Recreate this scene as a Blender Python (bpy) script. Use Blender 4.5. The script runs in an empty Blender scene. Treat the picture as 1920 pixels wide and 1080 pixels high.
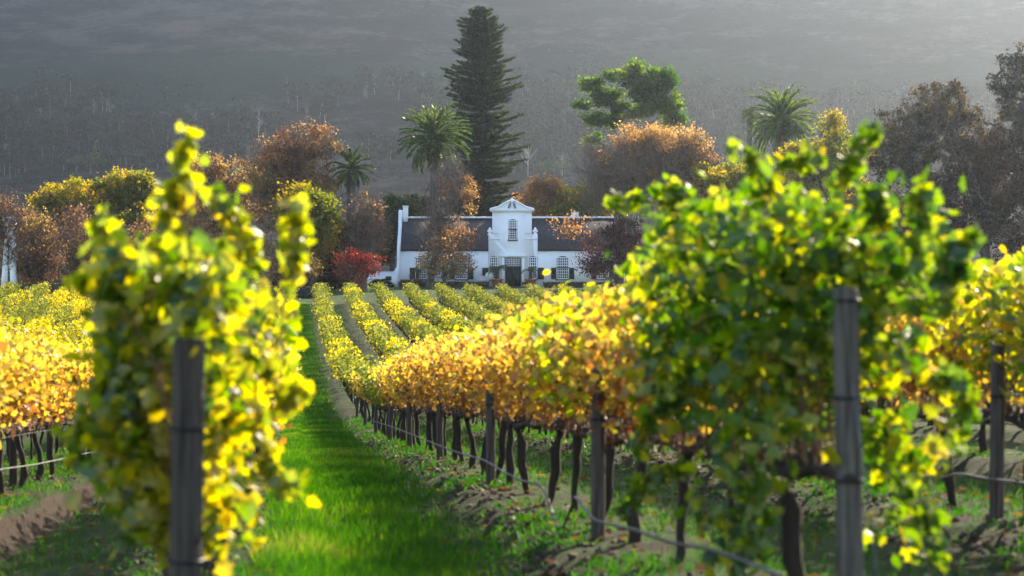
import bpy, math
import numpy as np
from mathutils import Vector
rng = np.random.default_rng(7)
R = math.radians
C = bpy.context.scene.collection
SC = bpy.context.scene

# ------------------------------------------------------------------ camera, sky, sun, exposure
FPX = 3700.0                                   # focal length in pixels of the 1920 px wide photograph
cam = bpy.data.cameras.new('camera'); camo = bpy.data.objects.new('camera', cam); C.objects.link(camo)
camo.location = (0, 0, 0); camo.rotation_euler = (R(90), 0, 0)
cam.lens = FPX * 36 / 1920; cam.sensor_width = 36; cam.clip_end = 6000; cam.clip_start = 0.1
cam.dof.use_dof = True; cam.dof.focus_distance = 190; cam.dof.aperture_fstop = 3.0
SC.camera = camo
SUN_AZ, SUN_EL = 26.0, 28.0
w = bpy.data.worlds.new("World"); SC.world = w; w.use_nodes = True
nt = w.node_tree; bg = nt.nodes['Background']
sky = nt.nodes.new('ShaderNodeTexSky'); sky.sky_type = 'NISHITA'; sky.sun_disc = False
sky.sun_elevation = R(SUN_EL); sky.sun_rotation = R(SUN_AZ)
nt.links.new(sky.outputs[0], bg.inputs[0]); bg.inputs[1].default_value = 0.15
sl = bpy.data.lights.new('sun', 'SUN'); sl.energy = 5.0; sl.angle = R(0.5); sl.color = (1, .86, .66)
so = bpy.data.objects.new('sun', sl); C.objects.link(so)
sv = Vector((math.sin(R(SUN_AZ)) * math.cos(R(SUN_EL)), math.cos(R(SUN_AZ)) * math.cos(R(SUN_EL)), math.sin(R(SUN_EL))))
so.rotation_euler = sv.to_track_quat('Z', 'Y').to_euler()
SC.view_settings.view_transform = 'Standard'; SC.view_settings.look = 'None'
SC.view_settings.gamma = 1; SC.view_settings.exposure = 1.9
SC.cycles.use_denoising = True
SC.cycles.max_bounces = 8; SC.cycles.diffuse_bounces = 3; SC.cycles.glossy_bounces = 2
SC.cycles.transmission_bounces = 6; SC.cycles.volume_bounces = 0; SC.cycles.transparent_max_bounces = 4
SC.cycles.sample_clamp_indirect = 6

# ------------------------------------------------------------------ helpers
def tag(o, label=None, cat=None, group=None, kind=None):
    if label: o['label'] = label
    if cat: o['category'] = cat
    if group: o['group'] = group
    if kind: o['kind'] = kind
    return o

def empty(name, loc, label, cat, rz=0, group=None):
    o = bpy.data.objects.new(name, None); C.objects.link(o)
    o.location = loc; o.rotation_euler = (0, 0, rz); o.empty_display_size = .2
    return tag(o, label, cat, group)

class MB:
    """collects faces of mixed size, makes ONE mesh"""
    def __init__(s): s.V = []; s.F = []; s.r = []; s.n = 0
    def add(s, V, F, rnd=None):
        V = np.asarray(V, float).reshape(-1, 3); F = np.asarray(F, int)
        s.V.append(V); s.F.append(F + s.n); s.n += len(V)
        s.r.append(np.full(len(F), .5) if rnd is None else np.broadcast_to(rnd, (len(F),)).astype(float))
        return s
    def mesh(s, name, smooth=False):
        V = np.concatenate(s.V)
        me = bpy.data.meshes.new(name)
        me.vertices.add(len(V)); me.vertices.foreach_set('co', V.astype(np.float32).ravel())
        tot = np.concatenate([np.full(len(f), f.shape[1]) for f in s.F]).astype(np.int32)
        idx = np.concatenate([f.ravel() for f in s.F]).astype(np.int32)
        st = np.concatenate([[0], np.cumsum(tot)[:-1]]).astype(np.int32)
        me.loops.add(len(idx)); me.loops.foreach_set('vertex_index', idx)
        me.polygons.add(len(tot)); me.polygons.foreach_set('loop_start', st); me.polygons.foreach_set('loop_total', tot)
        if smooth: me.polygons.foreach_set('use_smooth', np.ones(len(tot), bool))
        a = me.attributes.new('rnd', 'FLOAT', 'FACE'); a.data.foreach_set('value', np.concatenate(s.r).astype(np.float32))
        me.update(calc_edges=True); me.validate()
        return me
    def build(s, name, mat, parent=None, smooth=False, label=None):
        me = s.mesh(name, smooth); me.materials.append(mat)
        o = bpy.data.objects.new(name, me); C.objects.link(o)
        if parent: o.parent = parent
        if label: o['label'] = label
        return o

def box(mb, x0, x1, y0, y1, z0, z1):
    V = [(x, y, z) for z in (z0, z1) for y in (y0, y1) for x in (x0, x1)]
    mb.add(V, [(0, 2, 3, 1), (4, 5, 7, 6), (0, 1, 5, 4), (2, 6, 7, 3), (0, 4, 6, 2), (1, 3, 7, 5)]); return mb

def prism(mb, pts, y0, y1):
    """outline in X,Z (counter-clockwise seen from -Y) extruded along Y"""
    n = len(pts); V = [(p[0], y0, p[1]) for p in pts] + [(p[0], y1, p[1]) for p in pts]
    mb.add(V[:], [tuple(range(n))]); mb.F[-1] = mb.F[-1]
    mb.F.append(np.array([tuple(range(2 * n - 1, n - 1, -1))]) + mb.n - 2 * n); mb.r.append(np.array([.5]))
    q = [(i, i + n, (i + 1) % n + n, (i + 1) % n) for i in range(n)]
    mb.F.append(np.array(q) + mb.n - 2 * n); mb.r.append(np.full(n, .5)); return mb

def tube(mb, pts, rad, sides=6, rnd=None, cap=True):
    P = np.asarray(pts, float); n = len(P); rad = np.broadcast_to(rad, (n,))
    T = np.gradient(P, axis=0); T /= np.linalg.norm(T, axis=1)[:, None] + 1e-9
    ref = np.array([1, 0, 0]) if abs(T[0, 0]) < .8 else np.array([0, 1, 0])
    A = np.cross(T, ref); A /= np.linalg.norm(A, axis=1)[:, None] + 1e-9; B = np.cross(T, A)
    th = np.arange(sides) * 2 * math.pi / sides
    V = P[:, None] + rad[:, None, None] * (A[:, None] * np.cos(th)[None, :, None] + B[:, None] * np.sin(th)[None, :, None])
    F = [(i * sides + j, i * sides + (j + 1) % sides, (i + 1) * sides + (j + 1) % sides, (i + 1) * sides + j) for i in range(n - 1) for j in range(sides)]
    mb.add(V.reshape(-1, 3), F, rnd)
    if cap: mb.F.append(np.array([[(n - 1) * sides + j for j in range(sides)]]) + mb.n - n * sides); mb.r.append(np.array([.5]))
    return mb

def lathe(mb, prof, c=(0, 0, 0), sides=14):
    th = np.arange(sides) * 2 * math.pi / sides
    V = [(c[0] + r * math.cos(t), c[1] + r * math.sin(t), c[2] + z) for r, z in prof for t in th]
    n = len(prof)
    mb.add(V, [(i * sides + j, i * sides + (j + 1) % sides, (i + 1) * sides + (j + 1) % sides, (i + 1) * sides + j) for i in range(n - 1) for j in range(sides)])
    mb.F.append(np.array([[(n - 1) * sides + j for j in range(sides)]]) + mb.n - n * sides); mb.r.append(np.array([.5]))
    return mb

# leaf templates: (verts, faces)
def tmpl_lobed():
    ang = [-90, -55, -20, 5, 30, 55, 90, 125, 150, 175, 200, 235]
    rad = [.12, .42, .30, .50, .33, .46, .62, .46, .33, .50, .30, .42]
    V = [(0, 0, .04)] + [(r * math.cos(R(a)), r * math.sin(R(a)) + .05, -.10 * abs(math.cos(R(a))) * r * 2 - .04) for a, r in zip(ang, rad)]
    n = len(ang); return np.array(V), np.array([(0, 1 + i, 1 + (i + 1) % n) for i in range(n)])
LOBED = tmpl_lobed()
HEX = (np.array([(0, -.5, 0), (.38, -.2, -.08), (.34, .3, -.06), (0, .5, 0), (-.34, .3, -.06), (-.38, -.2, -.08)]), np.array([(0, 1, 2, 3), (0, 3, 4, 5)]))
RH = (np.array([(0, -.5, 0), (.4, 0, -.06), (0, .5, .05), (-.4, .05, 0)]), np.array([(0, 1, 2, 3)]))

def leaves(mb, P, size, tmpl=RH, rnd=None, up=None, g=rng):
    """orient each leaf at random (tilted about `up` strength)"""
    P = np.asarray(P, float); n = len(P)
    if n == 0: return mb
    q = g.normal(size=(n, 4)); q /= np.linalg.norm(q, axis=1)[:, None]
    a, b, c, d = q.T
    M = np.stack([np.stack([a*a+b*b-c*c-d*d, 2*(b*c-a*d), 2*(b*d+a*c)], -1),
                  np.stack([2*(b*c+a*d), a*a-b*b+c*c-d*d, 2*(c*d-a*b)], -1),
                  np.stack([2*(b*d-a*c), 2*(c*d+a*b), a*a-b*b-c*c+d*d], -1)], 1)
    V0, F0 = tmpl
    sz = np.broadcast_to(size, (n,))
    V = np.einsum('nij,kj->nki', M, V0) * sz[:, None, None] + P[:, None]
    k = len(V0)
    F = (F0[None] + (np.arange(n) * k)[:, None, None]).reshape(-1, F0.shape[1])
    r = g.random(n) if rnd is None else rnd
    mb.add(V.reshape(-1, 3), F, np.repeat(r, len(F0))); return mb

def blades(mb, P, D, L, W, rnd=None, g=rng):
    """thin triangles from P along D (unit) of length L, width W"""
    P = np.asarray(P, float); n = len(P); D = np.asarray(D, float)
    D = D / (np.linalg.norm(D, axis=1)[:, None] + 1e-9)
    S = np.cross(D, g.normal(size=(n, 3))); S /= np.linalg.norm(S, axis=1)[:, None] + 1e-9
    W = np.broadcast_to(W, (n,))[:, None]; L = np.broadcast_to(L, (n,))[:, None]
    V = np.stack([P - S * W / 2, P + S * W / 2, P + D * L], 1).reshape(-1, 3)
    mb.add(V, np.arange(3 * n).reshape(-1, 3), g.random(n) if rnd is None else rnd); return mb

# ------------------------------------------------------------------ materials
def newmat(name):
    m = bpy.data.materials.new(name); m.use_nodes = True; t = m.node_tree; t.nodes.clear()
    out = t.nodes.new('ShaderNodeOutputMaterial'); return m, t, out
def N(t, kind, **kw):
    n = t.nodes.new('ShaderNode' + kind)
    for k, v in kw.items(): setattr(n, k, v)
    return n
def ramp(t, fac, stops, interp='LINEAR'):
    r = N(t, 'ValToRGB'); r.color_ramp.interpolation = interp; e = r.color_ramp.elements
    while len(e) < len(stops): e.new(.5)
    for x, (p, c) in zip(e, stops): x.position = p; x.color = (*c, 1)
    if fac is not None: t.links.new(fac, r.inputs[0])
    return r.outputs[0]
def noise(t, scale, detail=4, vec=None, rough=.6):
    n = N(t, 'TexNoise'); n.inputs['Scale'].default_value = scale; n.inputs['Detail'].default_value = detail
    n.inputs['Roughness'].default_value = rough
    if vec is not None: t.links.new(vec, n.inputs['Vector'])
    return n.outputs['Fac']
def mth(t, op, a, b=None, c=None):
    n = N(t, 'Math', operation=op)
    for i, v in enumerate((a, b, c)):
        if v is None: continue
        if isinstance(v, (int, float)): n.inputs[i].default_value = v
        else: t.links.new(v, n.inputs[i])
    return n.outputs[0]
def mixc(t, f, a, b):
    n = N(t, 'Mix', data_type='RGBA')
    for s, v in ((0, f), (6, a), (7, b)):
        if isinstance(v, tuple): n.inputs[s].default_value = (*v, 1)
        elif isinstance(v, (int, float)): n.inputs[s].default_value = v
        else: t.links.new(v, n.inputs[s])
    return n.outputs[2]

def leafmat(name, stops, trans=.5, gloss=.05, rough=.42):
    m, t, out = newmat(name)
    at = N(t, 'Attribute', attribute_name='rnd'); oi = N(t, 'ObjectInfo')
    f = mth(t, 'ADD', mth(t, 'MULTIPLY', at.outputs['Fac'], .85), mth(t, 'MULTIPLY', oi.outputs['Random'], .15))
    col = ramp(t, f, stops)
    tc = N(t, 'TexCoord'); nz = noise(t, 2.0, 2, tc.outputs['Object'])
    col = mixc(t, mth(t, 'MULTIPLY', nz, .35), col, mixc(t, .55, col, (.02, .02, .01)))
    d = N(t, 'BsdfDiffuse'); tr = N(t, 'BsdfTranslucent'); gl = N(t, 'BsdfGlossy')
    t.links.new(mixc(t, .62, col, (0, 0, 0)), d.inputs[0])
    hs = N(t, 'HueSaturation'); hs.inputs['Saturation'].default_value = 1.12; hs.inputs['Value'].default_value = 1.15
    t.links.new(col, hs.inputs['Color']); t.links.new(hs.outputs[0], tr.inputs[0])
    gl.inputs['Roughness'].default_value = rough; gl.inputs[0].default_value = (1, 1, 1, 1)
    m1 = N(t, 'MixShader'); m1.inputs[0].default_value = trans
    t.links.new(d.outputs[0], m1.inputs[1]); t.links.new(tr.outputs[0], m1.inputs[2])
    m2 = N(t, 'MixShader'); m2.inputs[0].default_value = gloss * .45
    t.links.new(m1.outputs[0], m2.inputs[1]); t.links.new(gl.outputs[0], m2.inputs[2])
    t.links.new(m2.outputs[0], out.inputs[0]); return m

def surf(name, c1, c2, scale=8, rough=.85, bump=.3, stretch=(1, 1, 1), spec=.25, detail=6, bdist=.02, metal=0):
    m, t, out = newmat(name)
    tc = N(t, 'TexCoord'); mp = N(t, 'Mapping'); mp.inputs['Scale'].default_value = stretch
    t.links.new(tc.outputs['Object'], mp.inputs[0])
    nz = noise(t, scale, detail, mp.outputs[0], .65)
    col = ramp(t, nz, [(.3, c1), (.7, c2)])
    p = N(t, 'BsdfPrincipled'); t.links.new(col, p.inputs['Base Color'])
    p.inputs['Roughness'].default_value = rough; p.inputs['Specular IOR Level'].default_value = spec; p.inputs['Metallic'].default_value = metal
    if bump:
        b = N(t, 'Bump'); b.inputs['Strength'].default_value = bump; b.inputs['Distance'].default_value = bdist
        t.links.new(nz, b.inputs['Height']); t.links.new(b.outputs[0], p.inputs['Normal'])
    t.links.new(p.outputs[0], out.inputs[0]); return m

M = {}
G1 = (.024, .072, .005); G2 = (.075, .18, .010); G3 = (.17, .30, .015); Yl = (.55, .48, .03); Yo = (.60, .36, .035); Og = (.42, .17, .03); Br = (.18, .07, .025)
M['v_green'] = leafmat('vine_leaf_green', [(0, G1), (.3, G2), (.6, (.18, .30, .013)), (.82, (.44, .47, .02)), (.97, (.56, .36, .03))], .5, .06)
M['v_lime'] = leafmat('vine_leaf_lime', [(0, (.045, .10, .008)), (.28, (.16, .27, .012)), (.50, (.42, .45, .02)), (.85, (.68, .54, .03)), (.98, (.5, .2, .03))], .55, .07)
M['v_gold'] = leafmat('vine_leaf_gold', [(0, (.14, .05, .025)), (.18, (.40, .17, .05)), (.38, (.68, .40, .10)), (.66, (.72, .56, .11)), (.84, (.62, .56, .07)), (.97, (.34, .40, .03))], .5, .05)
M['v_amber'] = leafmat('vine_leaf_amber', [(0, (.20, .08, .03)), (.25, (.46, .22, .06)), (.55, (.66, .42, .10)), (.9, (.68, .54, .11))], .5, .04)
M['v_olive'] = leafmat('vine_leaf_olive', [(0, (.09, .12, .02)), (.4, (.17, .22, .035)), (.7, (.27, .29, .045)), (.95, (.42, .33, .06))], .4, .03)
M['v_yellow'] = leafmat('vine_leaf_yellow', [(0, (.24, .25, .02)), (.4, (.52, .46, .03)), (.95, (.66, .50, .04))], .5, .03)
M['vine_bark'] = surf('vine_bark', (0.0175, 0.012, 0.009), (0.06, 0.0425, 0.03), 30, .95, .8, (1, 1, .15), bdist=.02)
M['cane'] = surf('cane_bark', (0.08, 0.032, 0.0176), (0.208, 0.096, 0.048), 20, .7, .2)
M['post'] = surf('weathered_post', (.018, .013, .010), (.150, .120, .095), 40, .9, .6, (1, 1, .06), bdist=.012)
M['bark'] = surf('tree_bark', (0.03, 0.024, 0.0204), (0.102, 0.087, 0.075), 5, .95, .6, (1, 1, .25), bdist=.05)
M['bark_pale'] = surf('pale_bark', (0.176, 0.152, 0.136), (0.336, 0.304, 0.272), 4, .9, .4, (1, 1, .3), bdist=.05)
M['twig'] = surf('twig_bark', (.05, .035, .028), (.17, .12, .095), 3, .9, 0)
M['post_dark'] = surf('dark_weathered_post', (.008, .006, .005), (.085, .062, .046), 40, .9, .6, (1, 1, .06), bdist=.012)
M['black_tie'] = surf('black_tie', (.006, .006, .006), (.015, .015, .015), 10, .5, 0)
M['wire'] = surf('steel_wire', (.07, .07, .07), (.13, .13, .13), 10, .6, 0, metal=.3)
M['hose'] = surf('drip_hose', (.03, .03, .03), (.065, .06, .055), 12, .6, 0, spec=.3)
M['grass'] = leafmat('grass_blade', [(0, (.02, .08, .006)), (.45, (.05, .17, .008)), (.8, (.13, .27, .015)), (1, (.26, .24, .07))], .45, .03)
M['weed'] = leafmat('weed_leaf', [(0, (.02, .09, .01)), (.6, (.05, .18, .015)), (1, (.14, .24, .03))], .4, .04)
M['fallen'] = leafmat('fallen_leaf', [(0, (.08, .04, .02)), (.5, (.20, .10, .04)), (1, (.36, .24, .09))], .3, .02)
M['clod'] = surf('soil_clod', (0.035, 0.024, 0.017), (0.095, 0.0675, 0.049), 20, 1, .5)
M['pine'] = leafmat('norfolk_needles', [(0, (.018, .036, .014)), (.5, (.05, .075, .024)), (1, (.14, .15, .04))], .25, .02)
M['gum'] = leafmat('gum_leaf', [(0, (.04, .10, .014)), (.5, (.10, .20, .022)), (1, (.36, .38, .04))], .5, .03)
M['palm'] = leafmat('palm_leaflet', [(0, (.02, .05, .012)), (.5, (.08, .15, .022)), (1, (.34, .38, .06))], .4, .08)
M['deadfrond'] = leafmat('dead_frond', [(0, (.12, .07, .04)), (1, (.34, .22, .12))], .2, .02)
M['hedge'] = leafmat('hedge_leaf', [(0, (.008, .02, .006)), (.6, (.02, .045, .010)), (1, (.04, .08, .016))], .25, .03)
M['t_rust'] = leafmat('rust_leaf', [(0, (0.112, 0.064, 0.044)), (.45, (0.304, 0.16, 0.08)), (.8, (0.48, 0.304, 0.112)), (1, (0.48, 0.4, 0.112))], .5, .02)
M['t_orange'] = leafmat('orange_leaf', [(0, (0.23, 0.115, 0.0574)), (.5, (0.492, 0.262, 0.107)), (1, (0.59, 0.41, 0.156))], .5, .02)
M['t_mixed'] = leafmat('mixed_leaf', [(0, (0.054, 0.09, 0.018)), (.35, (0.18, 0.225, 0.0315)), (.65, (0.468, 0.387, 0.054)), (1, (0.54, 0.27, 0.054))], .5, .02)
M['t_yellow'] = leafmat('yellow_leaf', [(0, (0.08, 0.112, 0.012)), (.4, (0.272, 0.288, 0.024)), (.8, (0.464, 0.336, 0.04)), (1, (0.416, 0.208, 0.04))], .5, .02)
M['t_red'] = leafmat('crimson_leaf', [(0, (.06, .012, .012)), (.6, (.20, .022, .02)), (1, (.34, .08, .04))], .4, .02)
M['t_maroon'] = leafmat('maroon_leaf', [(0, (.05, .018, .018)), (.6, (.13, .04, .035)), (1, (.24, .10, .06))], .35, .02)
M['t_green'] = leafmat('dark_green_leaf', [(0, (.012, .03, .008)), (.5, (.03, .06, .012)), (1, (.12, .14, .02))], .35, .03)
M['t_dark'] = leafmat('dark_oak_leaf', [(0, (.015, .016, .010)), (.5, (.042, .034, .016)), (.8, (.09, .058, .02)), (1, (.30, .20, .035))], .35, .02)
M['t_brown'] = leafmat('shaded_brown_oak_leaf', [(0, (.010, .007, .006)), (.6, (.030, .016, .011)), (1, (.10, .045, .02))], .35, .02)  # brown leaf colour darkened further: shade on the right-hand trees is painted in
M['plaster'] = surf('white_plaster', (.82, .82, .83), (.89, .89, .89), 1.2, .9, .15, bdist=.03)
M['trim'] = surf('white_trim', (.86, .86, .86), (.90, .90, .90), 2, .8, 0)
M['thatch'] = surf('thatch', (.024, .022, .025), (.066, .058, .062), 14, 1, .7, (1, .12, .12), bdist=.06)
M['shutter'] = surf('dark_shutter', (.012, .02, .018), (.02, .03, .027), 5, .5, .1)
M['terracotta'] = surf('terracotta', (.28, .10, .055), (.38, .16, .09), 6, .8, .1)
M['stone'] = surf('pale_stone', (0.384, 0.36, 0.336), (0.576, 0.552, 0.516), 6, .9, .3)
M['wood'] = surf('warm_wood', (0.144, 0.088, 0.048), (0.24, 0.16, 0.096), 8, .7, .2, (1, .1, 1))
M['paving'] = surf('brick_paving', (.16, .09, .07), (.26, .16, .12), 6, .9, .3)
def glassmat():
    m, t, out = newmat('window_glass'); p = N(t, 'BsdfPrincipled'); p.inputs['Base Color'].default_value = (.03, .035, .045, 1)
    p.inputs['Roughness'].default_value = .08; p.inputs['Specular IOR Level'].default_value = .8; t.links.new(p.outputs[0], out.inputs[0]); return m
M['glass'] = glassmat()

# ------------------------------------------------------------------ terrain
RA = math.atan(410 / FPX)                      # the vine rows run this far left of the view
rs, rc = math.sin(RA), math.cos(RA)
def SL(X, Y): return -rs * X + rc * Y, rc * X + rs * Y
def XY(s, L): return -rs * s + rc * L, rc * s + rs * L
_d = np.array([-60, -20, 0, 12.9, 20, 27, 34, 47, 62, 79, 92, 117, 142, 165, 180, 195, 211, 420])
_z = np.array([1.6, -.2, -1.08, -1.75, -2.07, -2.42, -2.85, -3.6, -4.15, -4.3, -4.12, -3.6, -2.6, -1.3, -.5, -.08, .15, .15])
_t = np.arange(-60, 420, 1.0); _tz = np.interp(_t, _d, _z)
_k = np.exp(-.5 * (np.arange(-12, 13) / 4.0) ** 2); _k /= _k.sum()
_tz = np.convolve(np.pad(_tz, 12, mode='edge'), _k, 'valid')
_my = np.array([0, 400, 600, 700, 800, 900, 980, 1140, 1300]); _mz = np.array([0, 0, 5, 14, 30, 54, 92, 178, 270])
def fbm(X, Y, sc, oct=4, seed=0):
    """cheap smooth value noise"""
    out = np.zeros(np.shape(X)); amp = 1.0; tot = 0
    for o in range(oct):
        x = np.asarray(X) * sc * 2 ** o + 17.3 * o + seed; y = np.asarray(Y) * sc * 2 ** o + 9.1 * o + seed * 1.7
        xi, yi = np.floor(x), np.floor(y); fx, fy = x - xi, y - yi; fx = fx * fx * (3 - 2 * fx); fy = fy * fy * (3 - 2 * fy)
        h = lambda a, b: np.modf(np.abs(np.sin(a * 127.1 + b * 311.7 + seed) * 43758.5453))[0]
        v = (h(xi, yi) * (1 - fx) + h(xi + 1, yi) * fx) * (1 - fy) + (h(xi, yi + 1) * (1 - fx) + h(xi + 1, yi + 1) * fx) * fy
        out += amp * v; tot += amp; amp *= .5
    return out / tot - .5
SP = 2.5; L0 = -.37
def sst(x, a, b): t = np.clip((x - a) / (b - a), 0, 1); return t * t * (3 - 2 * t)
def gz(X, Y, detail=True):
    X = np.asarray(X, float); Y = np.asarray(Y, float)
    s, L = SL(X, Y)
    z = np.interp(s, _t, _tz)
    cs = 1 - sst(s, 45, 165)
    z = z + .05 * (np.clip(L, -14, 14) - 2.13) * cs
    z = z + np.interp(Y + .04 * X + 35 * fbm(X, Y, .006, 3, 3) * (Y > 350), _my, _mz) + np.where(Y > 600, fbm(X, Y, .012, 4, 5) * 14 * sst(Y, 600, 900), 0)
    if detail:
        u = np.abs((L - L0 + SP / 2) % SP - SP / 2)
        field = sst(s, 5, 7) * (1 - sst(s, 166, 168))
        z = z + field * (.10 * (1 - sst(u + .25 * fbm(X, Y, 1.2, 3, 1), .42, .68)) + .05 * fbm(X, Y, 2.5, 3, 2) * (u < .9) + .16 * (1 - sst(np.abs(L - L0 + SP + .05 * np.sin(s * 2.1)), .5, .62)))
    return z
def YL(px, L): return L / (rc * (px - 960) / FPX + rs)     # depth at which a thing at row offset L shows in column px
def Wp(px, py, Y): return np.array([(px - 960) / FPX * Y, Y, (540 - py) / FPX * Y])

def grid(name, xs, ys, mat, detail=True, dz=0, clip=None):
    X, Y = np.meshgrid(xs, ys); Z = gz(X, Y, detail) + dz
    nx, ny = len(xs), len(ys)
    I = np.arange(nx * ny).reshape(ny, nx)
    F = np.stack([I[:-1, :-1], I[:-1, 1:], I[1:, 1:], I[1:, :-1]], -1).reshape(-1, 4)
    mb = MB().add(np.stack([X, Y, Z], -1).reshape(-1, 3), F)
    return mb.build(name, mat, smooth=True)

def ground_mat():
    m, t, out = newmat('vineyard_ground')
    tc = N(t, 'TexCoord'); mp = N(t, 'Mapping'); mp.vector_type = 'POINT'
    mp.inputs['Rotation'].default_value = (0, 0, -RA)
    t.links.new(tc.outputs['Object'], mp.inputs[0])
    sx = N(t, 'SeparateXYZ'); t.links.new(mp.outputs[0], sx.inputs[0])
    L, s = sx.outputs[0], sx.outputs[1]
    n1 = noise(t, .9, 5, tc.outputs['Object']); n2 = noise(t, 9, 5, tc.outputs['Object']); n3 = noise(t, 45, 4, tc.outputs['Object'], .7)
    f = mth(t, 'DIVIDE', mth(t, 'SUBTRACT', L, L0), SP)
    fr = mth(t, 'SUBTRACT', f, mth(t, 'FLOOR', f))                          # 0 .. 1 across an alley
    # lush grass on the left part of the alley, thin grass on the wheel track to its right, bare soil under the vines
    lush = mth(t, 'SUBTRACT', 1, mth(t, 'SMOOTH_MIN', 1, mth(t, 'MULTIPLY', mth(t, 'ABSOLUTE', mth(t, 'SUBTRACT', mth(t, 'ADD', fr, mth(t, 'MULTIPLY', mth(t, 'SUBTRACT', n1, .5), .22)), .36)), 2.9), .1))
    lushr = ramp(t, mth(t, 'ADD', lush, mth(t, 'MULTIPLY', mth(t, 'SUBTRACT', n2, .5), .5)), [(.15, (0, 0, 0)), (.42, (1, 1, 1))])
    u = mth(t, 'ABSOLUTE', mth(t, 'SUBTRACT', fr, .5))                       # .5 under a row
    soilr = ramp(t, mth(t, 'ADD', u, mth(t, 'MULTIPLY', mth(t, 'SUBTRACT', mth(t, 'ADD', n1, n2), 1), .35)), [(.29, (0, 0, 0)), (.40, (1, 1, 1))])
    grass = ramp(t, n3, [(.3, (.014, .06, .004)), (.7, (.035, .125, .008))])
    thin = ramp(t, mth(t, 'ADD', mth(t, 'MULTIPLY', n3, .5), mth(t, 'MULTIPLY', n2, .5)), [(.38, (.010, .034, .005)), (.5, (.024, .040, .009)), (.62, (.055, .046, .022))])
    soil = ramp(t, mth(t, 'ADD', mth(t, 'MULTIPLY', n3, .5), mth(t, 'MULTIPLY', n2, .5)), [(.36, (.010, .006, .004)), (.5, (.030, .019, .012)), (.64, (.080, .052, .035))])
    # weeds growing in the soil
    weed = ramp(t, noise(t, 2.2, 5, tc.outputs['Object']), [(.46, (0, 0, 0)), (.55, (1, 1, 1))])
    soil = mixc(t, mth(t, 'MULTIPLY', weed, .75), soil, grass)
    # only the alley between the two first rows and its left neighbour are lush
    alley = mth(t, 'FLOOR', f)
    first = mth(t, 'LESS_THAN', mth(t, 'ABSOLUTE', alley), .5)
    other = mth(t, 'MULTIPLY', mth(t, 'SUBTRACT', 1, first), .35)
    lushf = mth(t, 'MULTIPLY', lushr, mth(t, 'ADD', first, other))
    c = mixc(t, lushf, thin, grass); c = mixc(t, soilr, c, soil)
    bank = mth(t, 'LESS_THAN', mth(t, 'ABSOLUTE', mth(t, 'ADD', L, 2.28)), mth(t, 'ADD', .02, mth(t, 'MULTIPLY', n1, .18)))
    c = mixc(t, bank, c, mixc(t, n3, (.03, .021, .014), (.105, .078, .056)))
    # outside the vine field: mown lawn and dry leaf litter
    outf = mth(t, 'GREATER_THAN', s, 167.5)
    lawn = ramp(t, n2, [(.3, (.014, .035, .006)), (.6, (.026, .06, .01)), (.8, (.06, .05, .025))])
    c = mixc(t, outf, c, lawn)
    p = N(t, 'BsdfPrincipled'); p.inputs['Roughness'].default_value = 1; p.inputs['Specular IOR Level'].default_value = .1
    t.links.new(c, p.inputs['Base Color'])
    b = N(t, 'Bump'); b.inputs['Strength'].default_value = 1; b.inputs['Distance'].default_value = .09
    t.links.new(mth(t, 'ADD', n3, mth(t, 'MULTIPLY', n2, 2)), b.inputs['Height']); t.links.new(b.outputs[0], p.inputs['Normal'])
    t.links.new(p.outputs[0], out.inputs[0]); return m

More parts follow.
